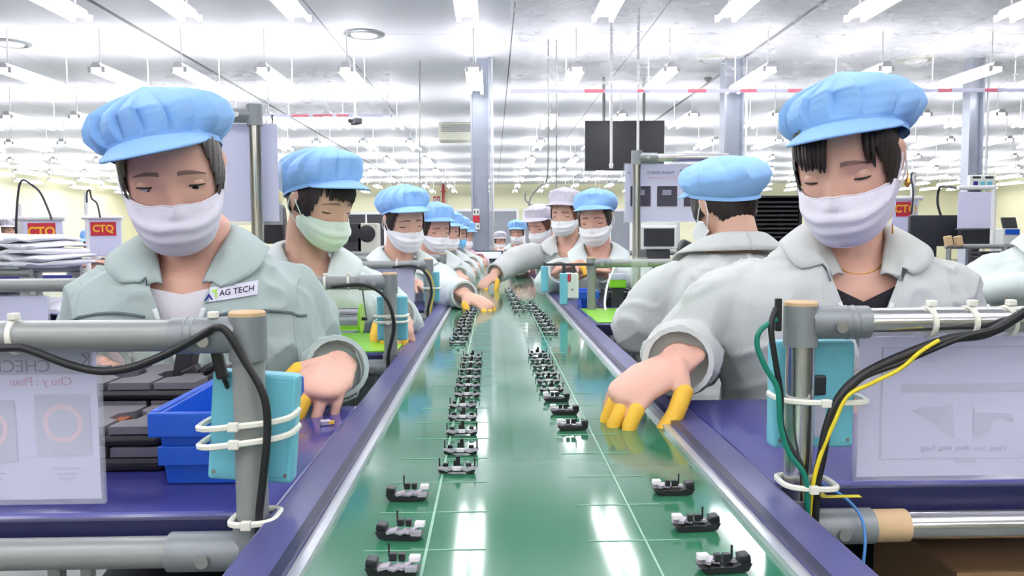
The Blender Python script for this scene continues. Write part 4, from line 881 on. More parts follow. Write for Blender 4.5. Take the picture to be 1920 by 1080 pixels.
def person(sp):
    """sp: dict with world-space pose. Facing yaw 0 looks toward the camera (-Y)."""
    seed = sp.get('seed', 1); rg = random.Random(seed); det = sp.get('detail', 1)
    hs = sp.get('hs', .93); yaw = R(sp.get('yaw', 0)); ty = R(sp.get('tyaw', sp.get('yaw', 0) * .4))
    RH = Matrix.Rotation(yaw, 4, 'Z') @ Matrix.Rotation(R(sp.get('pitch', 18)), 4, 'X') @ Matrix.Rotation(R(sp.get('roll', 0)), 4, 'Y') @ Matrix.Scale(hs, 4)
    H = Vector(sp['head']) - RH @ Vector((0, -.084, 0))          # sp['head'] is the point between the eyes
    MH = Matrix.Translation(H) @ RH
    fr = Vector((math.sin(ty), -math.cos(ty), 0)); rt = Vector((math.cos(ty), math.sin(ty), 0)); up = Vector((0, 0, 1))
    N = H + (Vector(sp['neck']) if 'neck' in sp else -fr * .065 + up * -.15)
    hip = Vector(sp['hip']) if 'hip' in sp else Vector((N.x, N.y, 0)) - fr * .09 + up * .52
    base = Vector((hip.x, hip.y, 0))
    root = thing('person', sp['label'], 'person', base, sp.get('group'))
    sw = sp.get('sw', .172)
    Ls = N - rt * sw - up * .035 - fr * .012; Rs = N + rt * sw - up * .035 - fr * .012
    arms = []
    for sh, key in ((Ls, 'larm'), (Rs, 'rarm')):        # larm: on the person's -rt side
        E, Wr = sp[key][0], sp[key][1]; arms.append((sh, Vector(E), Vector(Wr), sp[key][2] if len(sp[key]) > 2 else None))
    ctrl = N + up * -.24 - fr * .02
    def spine(t): return hip * (1 - t) ** 2 + ctrl * 2 * t * (1 - t) + N * t * t
    RW = [(0, .165, .125), (.22, .160, .115), (.45, .160, .112), (.66, .172, .118), (.80, .172, .116), (.90, .150, .098), (.97, .085, .068), (1.02, .062, .06)]
    bw = sp.get('bw', 1.)
    def torso(mb, inf, top=1.02, bot=0., n=32):
        rings = []
        for k in range(19):
            t = bot + (top - bot) * k / 18
            for (a, u1, v1), (b, u2, v2) in zip(RW, RW[1:]):
                if t <= b + 1e-6: f = (t - a) / (b - a); w_, dp = u1 + (u2 - u1) * f, v1 + (v2 - v1) * f; break
            w_ = w_ * bw + inf; dp = dp * bw + inf; c = spine(min(t, 1.05))
            rings.append([c + rt * (w_ * math.copysign(abs(math.sin(a)) ** .85, math.sin(a))) + fr * (dp * math.copysign(abs(math.cos(a)) ** .9, math.cos(a))) for a in [2 * math.pi * j / n for j in range(n)]])
        mb.loft(rings)
    # ---- skin body, one continuous surface
    body = MB()
    hp = [[MH @ p for p in r] for r in HEAD]; body.loft(hp)
    for s in (-1, 1):
        ear = [[MH @ (Vector((s * .0745, .010, -.008)) + Matrix.Rotation(R(s * -18), 3, 'Z') @ Vector((s * .009 * math.sin(p_) * math.cos(a) + s * .004 * math.cos(p_), .019 * math.sin(p_) * math.sin(a) * (1 + .25 * math.cos(p_)), .031 * math.cos(p_)))) for a in [2 * math.pi * k / 12 for k in range(12)]] for p_ in [math.pi * (.02 + .96 * q / 8) for q in range(9)]]
        body.loft(ear)
    nk0 = MH @ Vector((0, .022, -.05)); body.tube([nk0, MH @ Vector((0, .028, -.10)), N + up * .035 - fr * 0, N - up * .04], [.052, .05, .054, .065], 20)
    torso(body, -.012)
    cots = []
    for sgn, (sh, E, Wr, hd) in zip((-1, 1), arms):
        s0 = sh - rt * sgn * .035 - up * .045
        body.tube([s0, (s0 + E) / 2, E, (E + Wr) / 2, Wr], [.034, .038, .036, .034, .026], 14)
        hd = hd or {}
        f = Vector(hd.get('dir', (Wr - E))).normalized(); nrm = Vector(hd.get('palm', (0, 0, -1))); nrm = (nrm - f * nrm.dot(f)).normalized(); sd = f.cross(nrm) * (hd.get('thumb', -sgn))
        curl = hd.get('curl', 22)
        body.tube([Wr - f * .02, Wr + f * .02, Wr + f * .055, Wr + f * .088], [.026, .033, .040, .034], 14, flat=(nrm, .42), round_end=True)
        Lf = (.068, .078, .073, .056)
        for k in range(4):
            o_ = (.030, .0105, -.0095, -.028)[k]
            p = Wr + f * (.088 - .006 * abs(k - 1.3)) + sd * o_; pts = [p - f * .02, p]; a = R(curl * .7 + k * hd.get('fan', 3)); rr = (.0088, .0092, .0088, .0078)[k]
            spread = sd * (.10 - .075 * k)
            for q, fr_ in enumerate((.45, .32, .25)):
                d = (f * math.cos(a) + nrm * math.sin(a) + spread).normalized(); p = p + d * Lf[k] * fr_; pts.append(p); a += R(curl * (1.1 if q == 0 else .8))
            body.tube(pts, [rr * 1.05, rr * 1.05, rr, rr * .92, rr * .8], 10, round_end=True)
            if hd.get('cots') and k in hd['cots']: cots.append((pts[2:], rr))
        p = Wr + f * .022 + sd * .026; d1 = (f * .55 + sd * .75 + nrm * .35).normalized(); d2 = (f * .8 + sd * .25 + nrm * .55).normalized(); d3 = (f * .85 - sd * .05 + nrm * .55).normalized()
        pts = [p - d1 * .015, p + d1 * .03, p + d1 * .03 + d2 * .032, p + d1 * .03 + d2 * .032 + d3 * .027]
        body.tube(pts, [.014, .0125, .0105, .0088], 10, round_end=True)
        if hd.get('cots') and 4 in hd['cots']: cots.append((pts[1:], .0108))
    for s in (-1, 1):
        hj = hip + rt * s * .085; kn = Vector((hip.x, hip.y, .50)) + rt * s * .13 + fr * sp.get('knee', .40); an = Vector((kn.x, kn.y, .09)) - fr * .02
        body.tube([hj, (hj + kn) / 2, kn, (kn + an) / 2, an], [.075, .066, .05, .046, .035], 12, round_end=True)
    vb = sp.get('vox', .006)
    bo = link('body', remesh(body, vb, 2 if vb < .005 else 1), sp.get('skin', 'skin_f'), root)
    # ---- trousers and shoes
    tr = MB()
    torso(tr, .006, top=.3, bot=-.05, n=16)
    for s in (-1, 1):
        hj = hip + rt * s * .085; kn = Vector((hip.x, hip.y, .50)) + rt * s * .13 + fr * sp.get('knee', .40); an = Vector((kn.x, kn.y, .07)) - fr * .02
        tr.tube([hj - fr * .02, (hj + kn) / 2, kn, (kn + an) / 2, an], [.09, .082, .068, .062, .058], 12, round_end=False)
        sh_ = MB(); foot = Vector((an.x, an.y, 0))
        sh_.loft([[foot + fr * d + rt * (w_ * math.cos(a)) + up * (.003 + max(0, h_ * (.5 + .5 * math.sin(a)))) for a in [2 * math.pi * k / 12 for k in range(12)]] for d, w_, h_ in ((-.06, .028, .06), (-.03, .036, .085), (.05, .042, .07), (.12, .045, .05), (.17, .03, .035))])
        sh_.build('shoe', 'shoe', root, 'all')
    link('trousers', remesh(tr, max(.012, vb * 2), 2), 'trouser', root)
    # ---- jacket
    jm = sp.get('jacket', 'jacket_pale'); jk = MB(); torso(jk, .017 * sp.get('jw', 1), top=.985)
    cuffs = []
    for sg_, (sh, E, Wr, hd) in zip((-1, 1), arms):
        sh = sh - rt * sg_ * .022 - up * .022
        ch = Wr + (E - Wr).normalized() * .012
        rr = [.072, .072, .068, .064, .056, .050]; k_ = sp.get('sleeve', 1.)
        pts = smoothpath([sh - up * .022, sh * .55 + E * .45, E, (E + ch) / 2, ch], 3)
        rads = [k_ * lerp_tab([(0, .056), (.25, .064), (.5, .062), (.75, .056), (1, .046)], i / (len(pts) - 1)) for i in range(len(pts))]
        d0 = (pts[0] - pts[1]).normalized(); jk.tube([pts[0] + d0 * rads[0] * .9, pts[0] + d0 * rads[0] * .6] + pts, [rads[0] * .35, rads[0] * .78] + rads, 18); cuffs.append((pts[-1], (pts[-1] - pts[-3]).normalized(), rads[-1]))
    vj = sp.get('jvox', .008); me = remesh(jk, vj, 14 if vj < .007 else 7, 'jacket'); fold(me, sp.get('fold', .005), seed * 3.7)
    zV = N.z - sp.get('vdepth', .13); vk = sp.get('vwide', .055) / sp.get('vdepth', .13)
    bm = bmesh.new(); bm.from_mesh(me); dele = []; vco = Vector((N.x, N.y, zV))
    if det >= 1:
        for s in (-1, 1): bmesh.ops.bisect_plane(bm, geom=bm.verts[:] + bm.edges[:] + bm.faces[:], plane_co=vco + rt * (s * .002), plane_no=(rt * s - up * vk).normalized())
    for f in bm.faces:
        q = f.calc_center_median(); l = q - N; fx, ff = l.dot(rt), l.dot(fr)
        if ff > .015 and q.z > zV and abs(fx) < vk * (q.z - zV) + .002: dele.append(f)
        elif l.z > -.035 and math.hypot(fx, ff) < .058: dele.append(f)
        else:
            for cp, cd, cr in cuffs:
                if (q - cp).length < cr * 1.15 and (q - cp).dot(cd) > -.004: dele.append(f); break
    bmesh.ops.delete(bm, geom=list(set(dele)), context='FACES'); bm.to_mesh(me)
    bvh = BVHTree.FromBMesh(bm); bm.free()
    jo = link('jacket', me, jm, root)
    if vj < .0085:
        sdm = jo.modifiers.new('thickness', 'SOLIDIFY'); sdm.thickness = .003; sdm.offset = -1
    def onj(lx, z, off=.003):                    # a point on the jacket's front, lx sideways, at height z
        o_ = N + rt * lx; o_.z = z; h = bvh.ray_cast(o_ + fr * .5, -fr)
        return (h[0] + fr * off) if h[0] else o_ + fr * .12
    # cuffs
    for cp, cd, cr in cuffs:
        pr = []
        for dd, q in ((-.03, 1.05), (-.012, 1.10), (.006, 1.08), (.006, .92), (-.02, .9)): pr.append((cr * q, dd))
        MB().lathe(cp, pr, 20, cd).build('cuff', jm, jo, True)
    # collar, two mirrored halves
    if sp.get('collar', True):
        o_in = [(0, .060, .030), (.040, .045, .030), (.062, .005, .022), (.060, -.045, .000), (.046, -.085, -.035), (.034, -.112, -.072)]
        o_md = [(0, .078, .032), (.055, .062, .030), (.088, .010, .020), (.088, -.055, .002), (.074, -.098, -.030), (.048, -.120, -.070)]
        o_ou = [(0, .108, -.006), (.075, .088, -.008), (.128, .015, -.012), (.135, -.060, -.022), (.122, -.112, -.052), (.066, -.128, -.088)]
        cs = sp.get('cs', 1.)
        for s in (-1, 1):
            rows = []
            for cv in (o_in, o_md, o_ou):
                rows.append([N + (rt * (p.x * s) - fr * p.y) * cs + up * (p.z * cs + .012) for p in smoothpath(cv, 5)])
            g = []
            for k in range(len(rows[0])):
                a, b, c_ = rows[0][k], rows[1][k], rows[2][k]
                col = []
                for q in range(9):
                    t = q / 8; p = a * (1 - t) ** 2 + (b * 2 - (a + c_) * .5) * 2 * t * (1 - t) + c_ * t * t
                    h = bvh.ray_cast(p + up * .12, -up, .4); 
                    if h[0] and t > .3 and p.z < h[0].z + .006: p.z = h[0].z + .006
                    if t > .4:
                        h = bvh.ray_cast(p + fr * .3, -fr, .6)
                        if h[0] and (h[0] - p).dot(fr) > -.006 and k > len(rows[0]) * .55: p += fr * ((h[0] - p).dot(fr) + .006)
                    col.append(p)
                g.append(col)
            co = MB().grid(g).build('collar', sp.get('collar_mat', jm), jo, 'all', fix=False); sd2 = co.modifiers.new('thickness', 'SOLIDIFY'); sd2.thickness = .004; sd2.offset = 0
    # front opening edge, seams and zip
    if det >= 1:
        for s in (-1, 1):
            pts = []
            for k in range(13):
                z = N.z - .085 + (zV - N.z + .085) * k / 12; pts.append(onj(s * (vk * (z - zV) + .006), z, .0015))
            MB().tube(pts, .0042 if det > 1 else .003, 6, flat=(fr, .5)).build('zip_tape', 'zip_white', jo, 'all')
        pts = [onj(0, zV - k * .02, .002) for k in range(10)]
        MB().tube(pts, .005, 6, flat=(fr, .5)).build('zip', 'zip_white', jo, 'all')
    if 'yoke' in sp:
        yz = N.z - sp.get('yoke', .125)
        for s in (-1, 1):
            pts = [onj(s * (.05 + .125 * k / 12), yz + .006 * math.sin(k * .35) - .004 * (k > 10), .0015) for k in range(13)]
            MB().tube(smoothpath(pts, 2), .0024, 6).build('yoke_piping', 'piping', jo, 'all')
            pts = [onj(s * (.165 - .006 * math.sin(k * .4)), N.z - .05 - k * .016, .0005) for k in range(11)]
            MB().tube(pts, .0016, 5).build('armhole_seam', jm, jo, 'all')
            pts = [onj(s * (.06 + .01 * k), N.z - .085 - .0015 * k, .001) for k in range(5)]
    # undershirt
    if sp.get('shirt'):
        us = MB(); torso(us, .004, top=.93); tmp = remesh(us, .004 if det > 1 else .008, 2); 
        bm = bmesh.new(); bm.from_mesh(tmp); nk_ = sp.get('neck_slope', .5); nco = N - up * sp.get('neckline', .06)
        for s in (-1, 1): bmesh.ops.bisect_plane(bm, geom=bm.verts[:] + bm.edges[:] + bm.faces[:], plane_co=nco, plane_no=(up - rt * (s * nk_)).normalized())
        bmesh.ops.delete(bm, geom=[f for f in bm.faces if f.calc_center_median().z > nco.z + abs((f.calc_center_median() - N).dot(rt)) * nk_], context='FACES'); bm.to_mesh(tmp); bm.free()
        link('undershirt', tmp, sp['shirt'], root)
    # ---- hair
    hm = sp.get('hairm', 'hair'); hr = MB()
    keep = {}; vs = []; fs = []
    nv_, nu_ = len(HEAD), len(HEAD[0])
    def hairy(p, j):
        a = abs(math.degrees(2 * math.pi * j / nu_)); a = min(a, 360 - a)       # 0 front .. 180 back
        lim = .096 if a < 36 else (.096 - .128 * sm(36, 62, a) if a < 100 else -.03 - .055 * sm(100, 140, a))
        return p.z > lim
    for i in range(nv_ - 1):
        for j in range(nu_):
            qd = [(i, j), (i, (j + 1) % nu_), (i + 1, (j + 1) % nu_), (i + 1, j)]
            if all(hairy(HEAD[a][b], b) for a, b in qd):
                ix = []
                for a, b in qd:
                    if (a, b) not in keep:
                        keep[(a, b)] = len(vs); p = HEAD[a][b]; vs.append(MH @ (p + Vector((p.x, p.y * .9, p.z * .5)).normalized() * (.0055 + .0012 * math.sin(b * 1.9 + a))))
                    ix.append(keep[(a, b)])
                fs.append(ix)
    hr.add(vs, fs); ho = hr.build('hair', hm, root, 'all')
    if sp.get('fringe'):
        for x0, x1, zt in sp['fringe']:
            fm = MB()
            n = max(3, int(abs(x1 - x0) / .006))
            for k in range(n):
                x = x0 + (x1 - x0) * (k + .5) / n + rg.uniform(-.001, .001); zb = zt + rg.uniform(-.006, .006); pts = []
                for q in range(6):
                    z = .070 + (zb - .070) * q / 5; xx = x * (1 + .06 * q / 5)
                    pts.append(MH @ Vector((xx, face_y(xx, min(z, .09)) - .004 - .005 * math.sin(q / 5 * 2.4), z)))
                fm.tube(pts, [.0055, .0055, .005, .0045, .0035, .0012], 6)
            fm.build('fringe', hm, ho, 'all')
    if sp.get('long_hair'):
        lh = MB()
        for k in range(14):
            a = R(95 + 170 * k / 13); x, y = .078 * math.sin(a), -.09 * math.cos(a)
            lh.tube(smoothpath([MH @ Vector((x, y, .02)), MH @ Vector((x * 1.15, y * 1.05, -.06)), MH @ Vector((x * 1.1, y * 1.0, -.14)), MH @ Vector((x * .95, y * .95, -.20))], 3), [.016] * 9 + [.006], 8)
        lh.build('long_hair', hm, ho, 'all')
    # ---- brows and eyes
    for s in (-1, 1):
        rows = []
        for k in range(9):
            t = k / 8; x = s * (.013 + .040 * t); z = .0258 + .0040 * math.sin(t * 2.6) - .0135 * t ** 1.5 + sp.get('browz', 0); hh = .0027 * (1 - .8 * t ** 2) + .0005
            rows.append([MH @ Vector((x, face_y(x, z + d) - .0013, z + d)) for d in (-hh, 0, hh)])
        MB().grid(rows).build('eyebrow', 'brow', bo, 'all', fix=False)
        ex = s * .0315; er = .0142; ey = face_y(ex, 0.) + er - .0026; ec = Vector((ex, ey, -.001))
        eo = MB().loft([[MH @ (ec + er * Vector((math.sin(p_) * math.cos(a), math.sin(p_) * math.sin(a), math.cos(p_)))) for a in [2 * math.pi * k / 16 for k in range(16)]] for p_ in [math.pi * (.02 + .96 * q / 10) for q in range(11)]]).build('eye', 'eye_white', bo, 'all')
        gx = R(sp.get('gaze', 0)); gz = R(-24)
        gd = Vector((math.sin(gx) * math.cos(gz), -math.cos(gx) * math.cos(gz), math.sin(gz))); g1 = gd.orthogonal().normalized(); g2 = gd.cross(g1)
        MB().loft([[MH @ (ec + (gd * math.cos(q) + (g1 * math.cos(a) + g2 * math.sin(a)) * math.sin(q)) * (er + .0004)) for a in [2 * math.pi * k / 16 for k in range(16)]] for q in (R(27), R(18), R(8), R(1))]).build('iris', 'iris', eo, 'all')
        open_ = sp.get('eye_open', (-10, -33))
        for nm, e0, e1 in (('upper_lid', open_[0], 48), ('lower_lid', -62, open_[1])):
            rows = []
            for q in range(7):
                row = []
                for k in range(15):
                    az = R(-72 + 144 * k / 14); edge = math.cos(az) ** .6
                    lo = e0 if nm == 'upper_lid' else e0; hi = e1
                    mid = (open_[0] + open_[1]) / 2 + 3
                    if nm == 'upper_lid': lo = mid + (e0 - mid) * edge
                    else: hi = mid + (e1 - mid) * edge
                    el = R(lo + (hi - lo) * q / 6)
                    row.append(MH @ (ec + (er + .0011) * Vector((math.sin(az) * math.cos(el) * 1.22, -math.cos(az) * math.cos(el), math.sin(el)))))
                rows.append(row)
            MB().grid(rows).build(nm, sp.get('lidm', sp.get('skin', 'skin_f')), eo, 'all', fix=False)
            if nm == 'upper_lid':
                MB().tube([p + (MH.to_3x3() @ Vector((0, -.0006, 0))) for p in rows[0]], .0014, 5).build('lashes', 'lash', eo, 'all')
                MB().tube([MH @ (ec + (er + .0011) * Vector((math.sin(a) * 1.22 * math.cos(R(26)), -math.cos(a) * math.cos(R(26)), math.sin(R(26 - 26 * abs(a) / 1.2 * .6))))) for a in [R(-58 + 116 * k / 10) for k in range(11)]], .0005, 4).build('lid_crease', 'skin_lid', eo, 'all')
    # ---- mask
    mm = sp.get('mask', 'mask_white'); rows = []; nu2 = 33; nv2 = 25
    for i in range(nv2):
        v = i / (nv2 - 1); row = []
        for j in range(nu2):
            u = -1 + 2 * j / (nu2 - 1); th = u * R(88); au = abs(u)
            zt = -.0265 + .006 * math.cos(u * math.pi) * 0 - .006 * au ** 2 + .007 * math.exp(-(u / .16) ** 2)
            zb = -.111 + .040 * au ** 2.2; z = zt + (zb - zt) * v
            wv = .0765 - .012 * v ** 1.5; dv = .1125 + .010 * math.sin(v * math.pi) ** .8 - .016 * v ** 3
            x = wv * math.sin(th); c0 = math.cos(th); y = -dv * (c0 ** .72 if c0 > 0 else 0) + .004 * au ** 4
            if v < .35:                           # top edge pinched over the nose and down to the cheeks
                k = (1 - v / .35) ** 1.3; fy = face_y(max(-.07, min(.07, x * .97)), z) - .0035; y = y * (1 - k) + min(fy, y + .03) * k
            pl = .0016 * math.sin(v * math.pi * 7) * math.sin(v * math.pi) * (1 - au ** 3) + .0012 * noise.noise(Vector((u * 3 + seed, v * 3, 0)))
            row.append(MH @ Vector((x, y - pl, z)))
        rows.append(row)
    mk = MB().grid(rows).build('face_mask', mm, root, 'all', fix=False); sd3 = mk.modifiers.new('thickness', 'SOLIDIFY'); sd3.thickness = .0018; sd3.offset = 0
    for rr_ in (rows[0], rows[-1]): MB().tube(rr_, .0016, 6).build('mask_hem', mm, mk, 'all')
    for j, s in ((0, -1), (nu2 - 1, 1)):
        e0 = MH @ Vector((s * .081, .024, .012)); e1 = MH @ Vector((s * .081, .03, -.03))
        MB().tube(smoothpath([rows[1][j], (rows[1][j] + e0) / 2 + MH.to_3x3() @ Vector((s * .003, 0, .002)), e0, e1, (e1 + rows[-4][j]) / 2 + MH.to_3x3() @ Vector((s * .002, 0, 0)), rows[-4][j]], 5), .0016, 6).build('ear_loop', mm, mk, 'all')
    # ---- cap
    cm = sp.get('cap', 'cap_blue'); cp = sp.get('cap_shape', {}); puff = cp.get('puff', 1.); ztop = cp.get('top', .148); npl = cp.get('pleats', 15)
    MC = MH @ Matrix.Translation((*cp.get('shift', (0, 0)), cp.get('dz', 0))) @ Matrix.Rotation(R(cp.get('roll', 0)), 4, 'Y') @ Matrix.Rotation(R(cp.get('pitch', 0)), 4, 'X') @ Matrix.Rotation(R(cp.get('yaw', 0)), 4, 'Z')
    ca, cb = .0835, .1045
    jit = [rg.uniform(-.25, .25) for _ in range(npl)]; amp = [rg.uniform(.6, 1.3) for _ in range(npl)]
    def zb_(th): return .034 + .057 * math.cos(th)
    NU = 240 if det > 1 else 120; NV = 26 if det > 1 else 18; rows = []
    for i in range(NV + 1):
        s = i / NV; row = []
        for j in range(NU):
            th = 2 * math.pi * j / NU; back = .5 - .5 * math.cos(th); q = th / (2 * math.pi) * npl; kk = int(q) % npl; fq = q - int(q)
            fq = min(1, max(0, fq + jit[kk] * fq * (1 - fq)))
            P_ = (fq ** .7 if fq < .9 else (1 - fq) / .1 * .93) * 2 - 1; P_ *= amp[kk]
            m = 1 + (lerp_tab(CAPM, s) - 1) * (1 if s > .72 else puff * (.14 + .86 * back + .30 * abs(math.sin(th))))
            if s > .72: m = lerp_tab(CAPM, s) * (1 + (puff - 1) * .3 * (1 - s))
            ww = lerp_tab(CAPW, s); env = math.sin(math.pi * min(1, s * 1.08)) ** .6 if s < .92 else 0
            m *= 1 + cp.get('pleat', .05) * P_ * env
            z = zb_(th) * (1 - ww) + (ztop - cp.get('sag', .03) * back * m) * ww - .022 * back * math.sin(math.pi * s) * cp.get('droop', 1) + .006 * P_ * env
            p = Vector((ca * m * math.sin(th), .008 - cb * m * math.cos(th) + .018 * math.sin(math.pi * s), z))
            p += Vector((noise.noise(p * 17 + Vector((seed, 0, 0))), noise.noise(p * 17 + Vector((0, seed, 5))), noise.noise(p * 17 + Vector((9, 0, seed))))) * .006 * env
            row.append(MC @ p)
        rows.append(row)
    co = MB().grid(rows, closed=True).build('cap', cm, root, 'all', fix=False)
    bl = cp.get('brim', .050); ba = R(cp.get('brim_half', 72)); ro = []
    for i in range(9):
        s = i / 8; row = []
        for j in range(41):
            u = -1 + j / 20; th = u * ba; L = bl * (math.cos(u * math.pi / 2) ** .55 if abs(u) < 1 else 0) * s
            x = ca * 1.0 * math.sin(th) ; y = .008 - cb * math.cos(th)
            d = Vector((math.sin(th) * .55, -math.cos(th) * .4 - .6, 0)).normalized()
            row.append(MC @ Vector((x + d.x * L, y + d.y * L, zb_(th) - .002 - cp.get('brim_drop', .10) * L - .16 * L * u * u - 1.2 * L * L)))
        ro.append(row)
    br = MB().grid(ro).build('brim', cm, co, 'all', fix=False); sd4 = br.modifiers.new('thickness', 'SOLIDIFY'); sd4.thickness = .003; sd4.offset = 0
    bd = [[MC @ Vector((ca * 1.015 * math.sin(a), .008 - cb * 1.015 * math.cos(a), zb_(a) + dz)) for a in [2 * math.pi * k / 64 for k in range(64)]] for dz in (-.010, .004)]
    MB().grid(bd, closed=True).build('band', sp.get('bandm', cm), co, 'all', fix=False)
    # ---- finger cots
    for pts, rr in cots:
        MB().tube(pts, [rr * 1.2] + [rr * 1.14] * (len(pts) - 2) + [rr * .98], 12, round_end=True).build('finger_cot', 'cot_yellow', root, 'all')
    # ---- stool
    if sp.get('stool', True):
        st = thing('stool', 'black round stool of the ' + sp['short'], 'stool', base, 'black work stools')
        zs = hip.z - .135
        MB().lathe((base.x, base.y, zs), [(.15, -.03), (.165, -.02), (.165, -.004), (.15, 0)], 24).build('seat', 'stool_black', st, True); MB().cyl((base.x, base.y, .1), (base.x, base.y, zs - .03), .02, 10).build('column', 'pipe_gray', st, True)
        for k in range(5):
            a = 2 * math.pi * k / 5 + .3; MB().tube([(base.x, base.y, .11), (base.x + .2 * math.cos(a), base.y + .2 * math.sin(a), .03)], [.018, .013], 8, round_end=True).build('leg', 'stool_black', st, True)
    return dict(root=root, N=N, rt=rt, fr=fr, onj=onj, MH=MH, jo=jo)

# left front worker
H = at(320, 352, 1.17)
L1 = person(dict(label='seated worker in mint jacket and blue cap at the front left', short='front left worker in mint jacket', head=H, yaw=19, tyaw=8, pitch=25, roll=-5, seed=3, detail=2, vox=.0036, jvox=.0052,
    neck=(.006, .070, -.124), hip=(H.x + .0, 1.48, .50), jacket='jacket_mint', mask='mask_lilac', shirt='shirt_white', vdepth=.17, vwide=.058, neckline=.066, neck_slope=.22, gaze=14, fold=.0075, sw=.162, cs=.86, yoke=.097, eye_open=(9, -34),
    larm=[(H.x - .27, 1.45, .78), (H.x - .12, 1.18, .862), dict(dir=(.6, -.7, -.15), curl=30, cots=(0, 1))],
    rarm=[(H.x + .135, 1.46, .785), (H.x + .222, 1.235, .858), dict(dir=(-.10, -.95, -.16), palm=(-.35, .1, -1), curl=30, cots=(0, 1, 4), fan=8)],
    cap_shape=dict(puff=1.10, top=.136, pleats=15, roll=-11, yaw=-4, brim=.052, brim_half=65, pleat=.085)))
# right front worker
H = at(1566, 336, 1.15)
R1 = person(dict(label='seated worker in light gray jacket and blue cap at the front right', short='front right worker in gray jacket', head=H, yaw=-36, tyaw=-10, pitch=25, roll=-4, seed=8, detail=2, vox=.0036, jvox=.0052, knee=.27,
    neck=(.035, .072, -.128), hip=(H.x + .10, 1.49, .50), jacket='jacket_gray', mask='mask_lilac', shirt='shirt_black', vdepth=.17, vwide=.062, neckline=.085, gaze=-6, fold=.0075, sw=.170, cs=.80, eye_open=(-10, -33),
    larm=[(.345, 1.42, .845), (.262, 1.125, .878), dict(dir=(-.75, -.40, -.32), palm=(.05, .3, -1), curl=22, cots=(0, 1, 2, 4), fan=6)],
    rarm=[(H.x + .34, 1.45, .77), (H.x + .13, 1.19, .858), dict(dir=(-.7, -.6, -.1), curl=28)],
    fringe=[(-.060, -.004, .022), (.045, .062, .012)], sleeve=1.02,
    cap_shape=dict(puff=1.12, top=.139, pleats=13, roll=-2, yaw=4, brim=.048, pleat=.06, shift=(.008, .016))))
# second left worker
H = at(636, 398, 2.05)
L2 = person(dict(label='second worker on the left, in pale jacket and greenish white mask', short='second left worker', head=H, yaw=52, tyaw=20, pitch=24, seed=12, detail=1, vox=.006, jvox=.0075, skin='skin_m', mask='mask_green', shirt='shirt_white', fringe=[(-.05, .05, .035)],
    larm=[(H.x - .30, 2.32, .80), (H.x - .09, 2.03, .86)], rarm=[(H.x + .13, 2.24, .80), (H.x + .15, 1.98, .865), dict(dir=(.15, -.9, -.3), cots=(0, 1, 2, 4))], neck=(-.05, .045, -.15), hip=(H.x - .13, 2.42, .50),
    cap_shape=dict(puff=1.05, top=.155, pleats=15, pitch=-4)))
# third left worker, reaching over the belt
H = at(772, 424, 3.05)
person(dict(label='third worker on the left, in white mask, reaching one hand over the belt', short='third left worker', head=H, yaw=30, tyaw=24, pitch=20, roll=-3, seed=17, detail=1, vox=.006, jvox=.008, skin='skin_m', mask='mask_white', shirt='shirt_black',
    larm=[(H.x - .24, 3.28, .80), (H.x - .04, 3.0, .87)], rarm=[(-.165, 2.95, .85), (at(872, 553, 2.80)), dict(dir=(.7, -.45, -.30), palm=(0, .2, -1), curl=24, cots=(0, 1, 2, 3, 4))], neck=(-.03, .06, -.15), hip=(-.50, 3.38, .50), cap_shape=dict(top=.152, pleats=15)))
specs = [(827, 436, 4.0, 30, 'mask_white', 'jacket_pale', 'fourth worker on the left, white mask half hidden by the third', 'cap_blue'),
         (847, 441, 4.9, 24, 'mask_white', 'jacket_pale', 'fifth worker on the left, in the row of blue caps', 'cap_blue'),
         (862, 443, 5.8, 20, 'mask_blue', 'jacket_pale', 'sixth worker on the left, wearing a blue face mask', 'cap_blue'),
         (879, 447, 6.7, 40, 'mask_white', 'jacket_pink', 'seventh worker on the left, in pink with long brown hair', 'cap_blue')]
for k, (px, py, d, yw, mk, jk, lab, cpn) in enumerate(specs):
    H = at(px, py, d)
    person(dict(label=lab, short=lab.split(',')[0], head=H, yaw=yw, tyaw=20, pitch=18, seed=20 + k, detail=.5, vox=.008, jvox=.011, mask=mk, jacket=jk, fold=.006, long_hair=(k == 3), hairm='hair_brown' if k == 3 else 'hair',
        larm=[(H.x - .24, d + .25, .80), (H.x - .07, d - .05, .87)], rarm=[(H.x + .11, d + .06, .82), (H.x + .09, d - .14, .865), dict(dir=(.25, -.85, -.15), curl=30, cots=(0, 1))], hip=(-.50, d + .34, .50)))
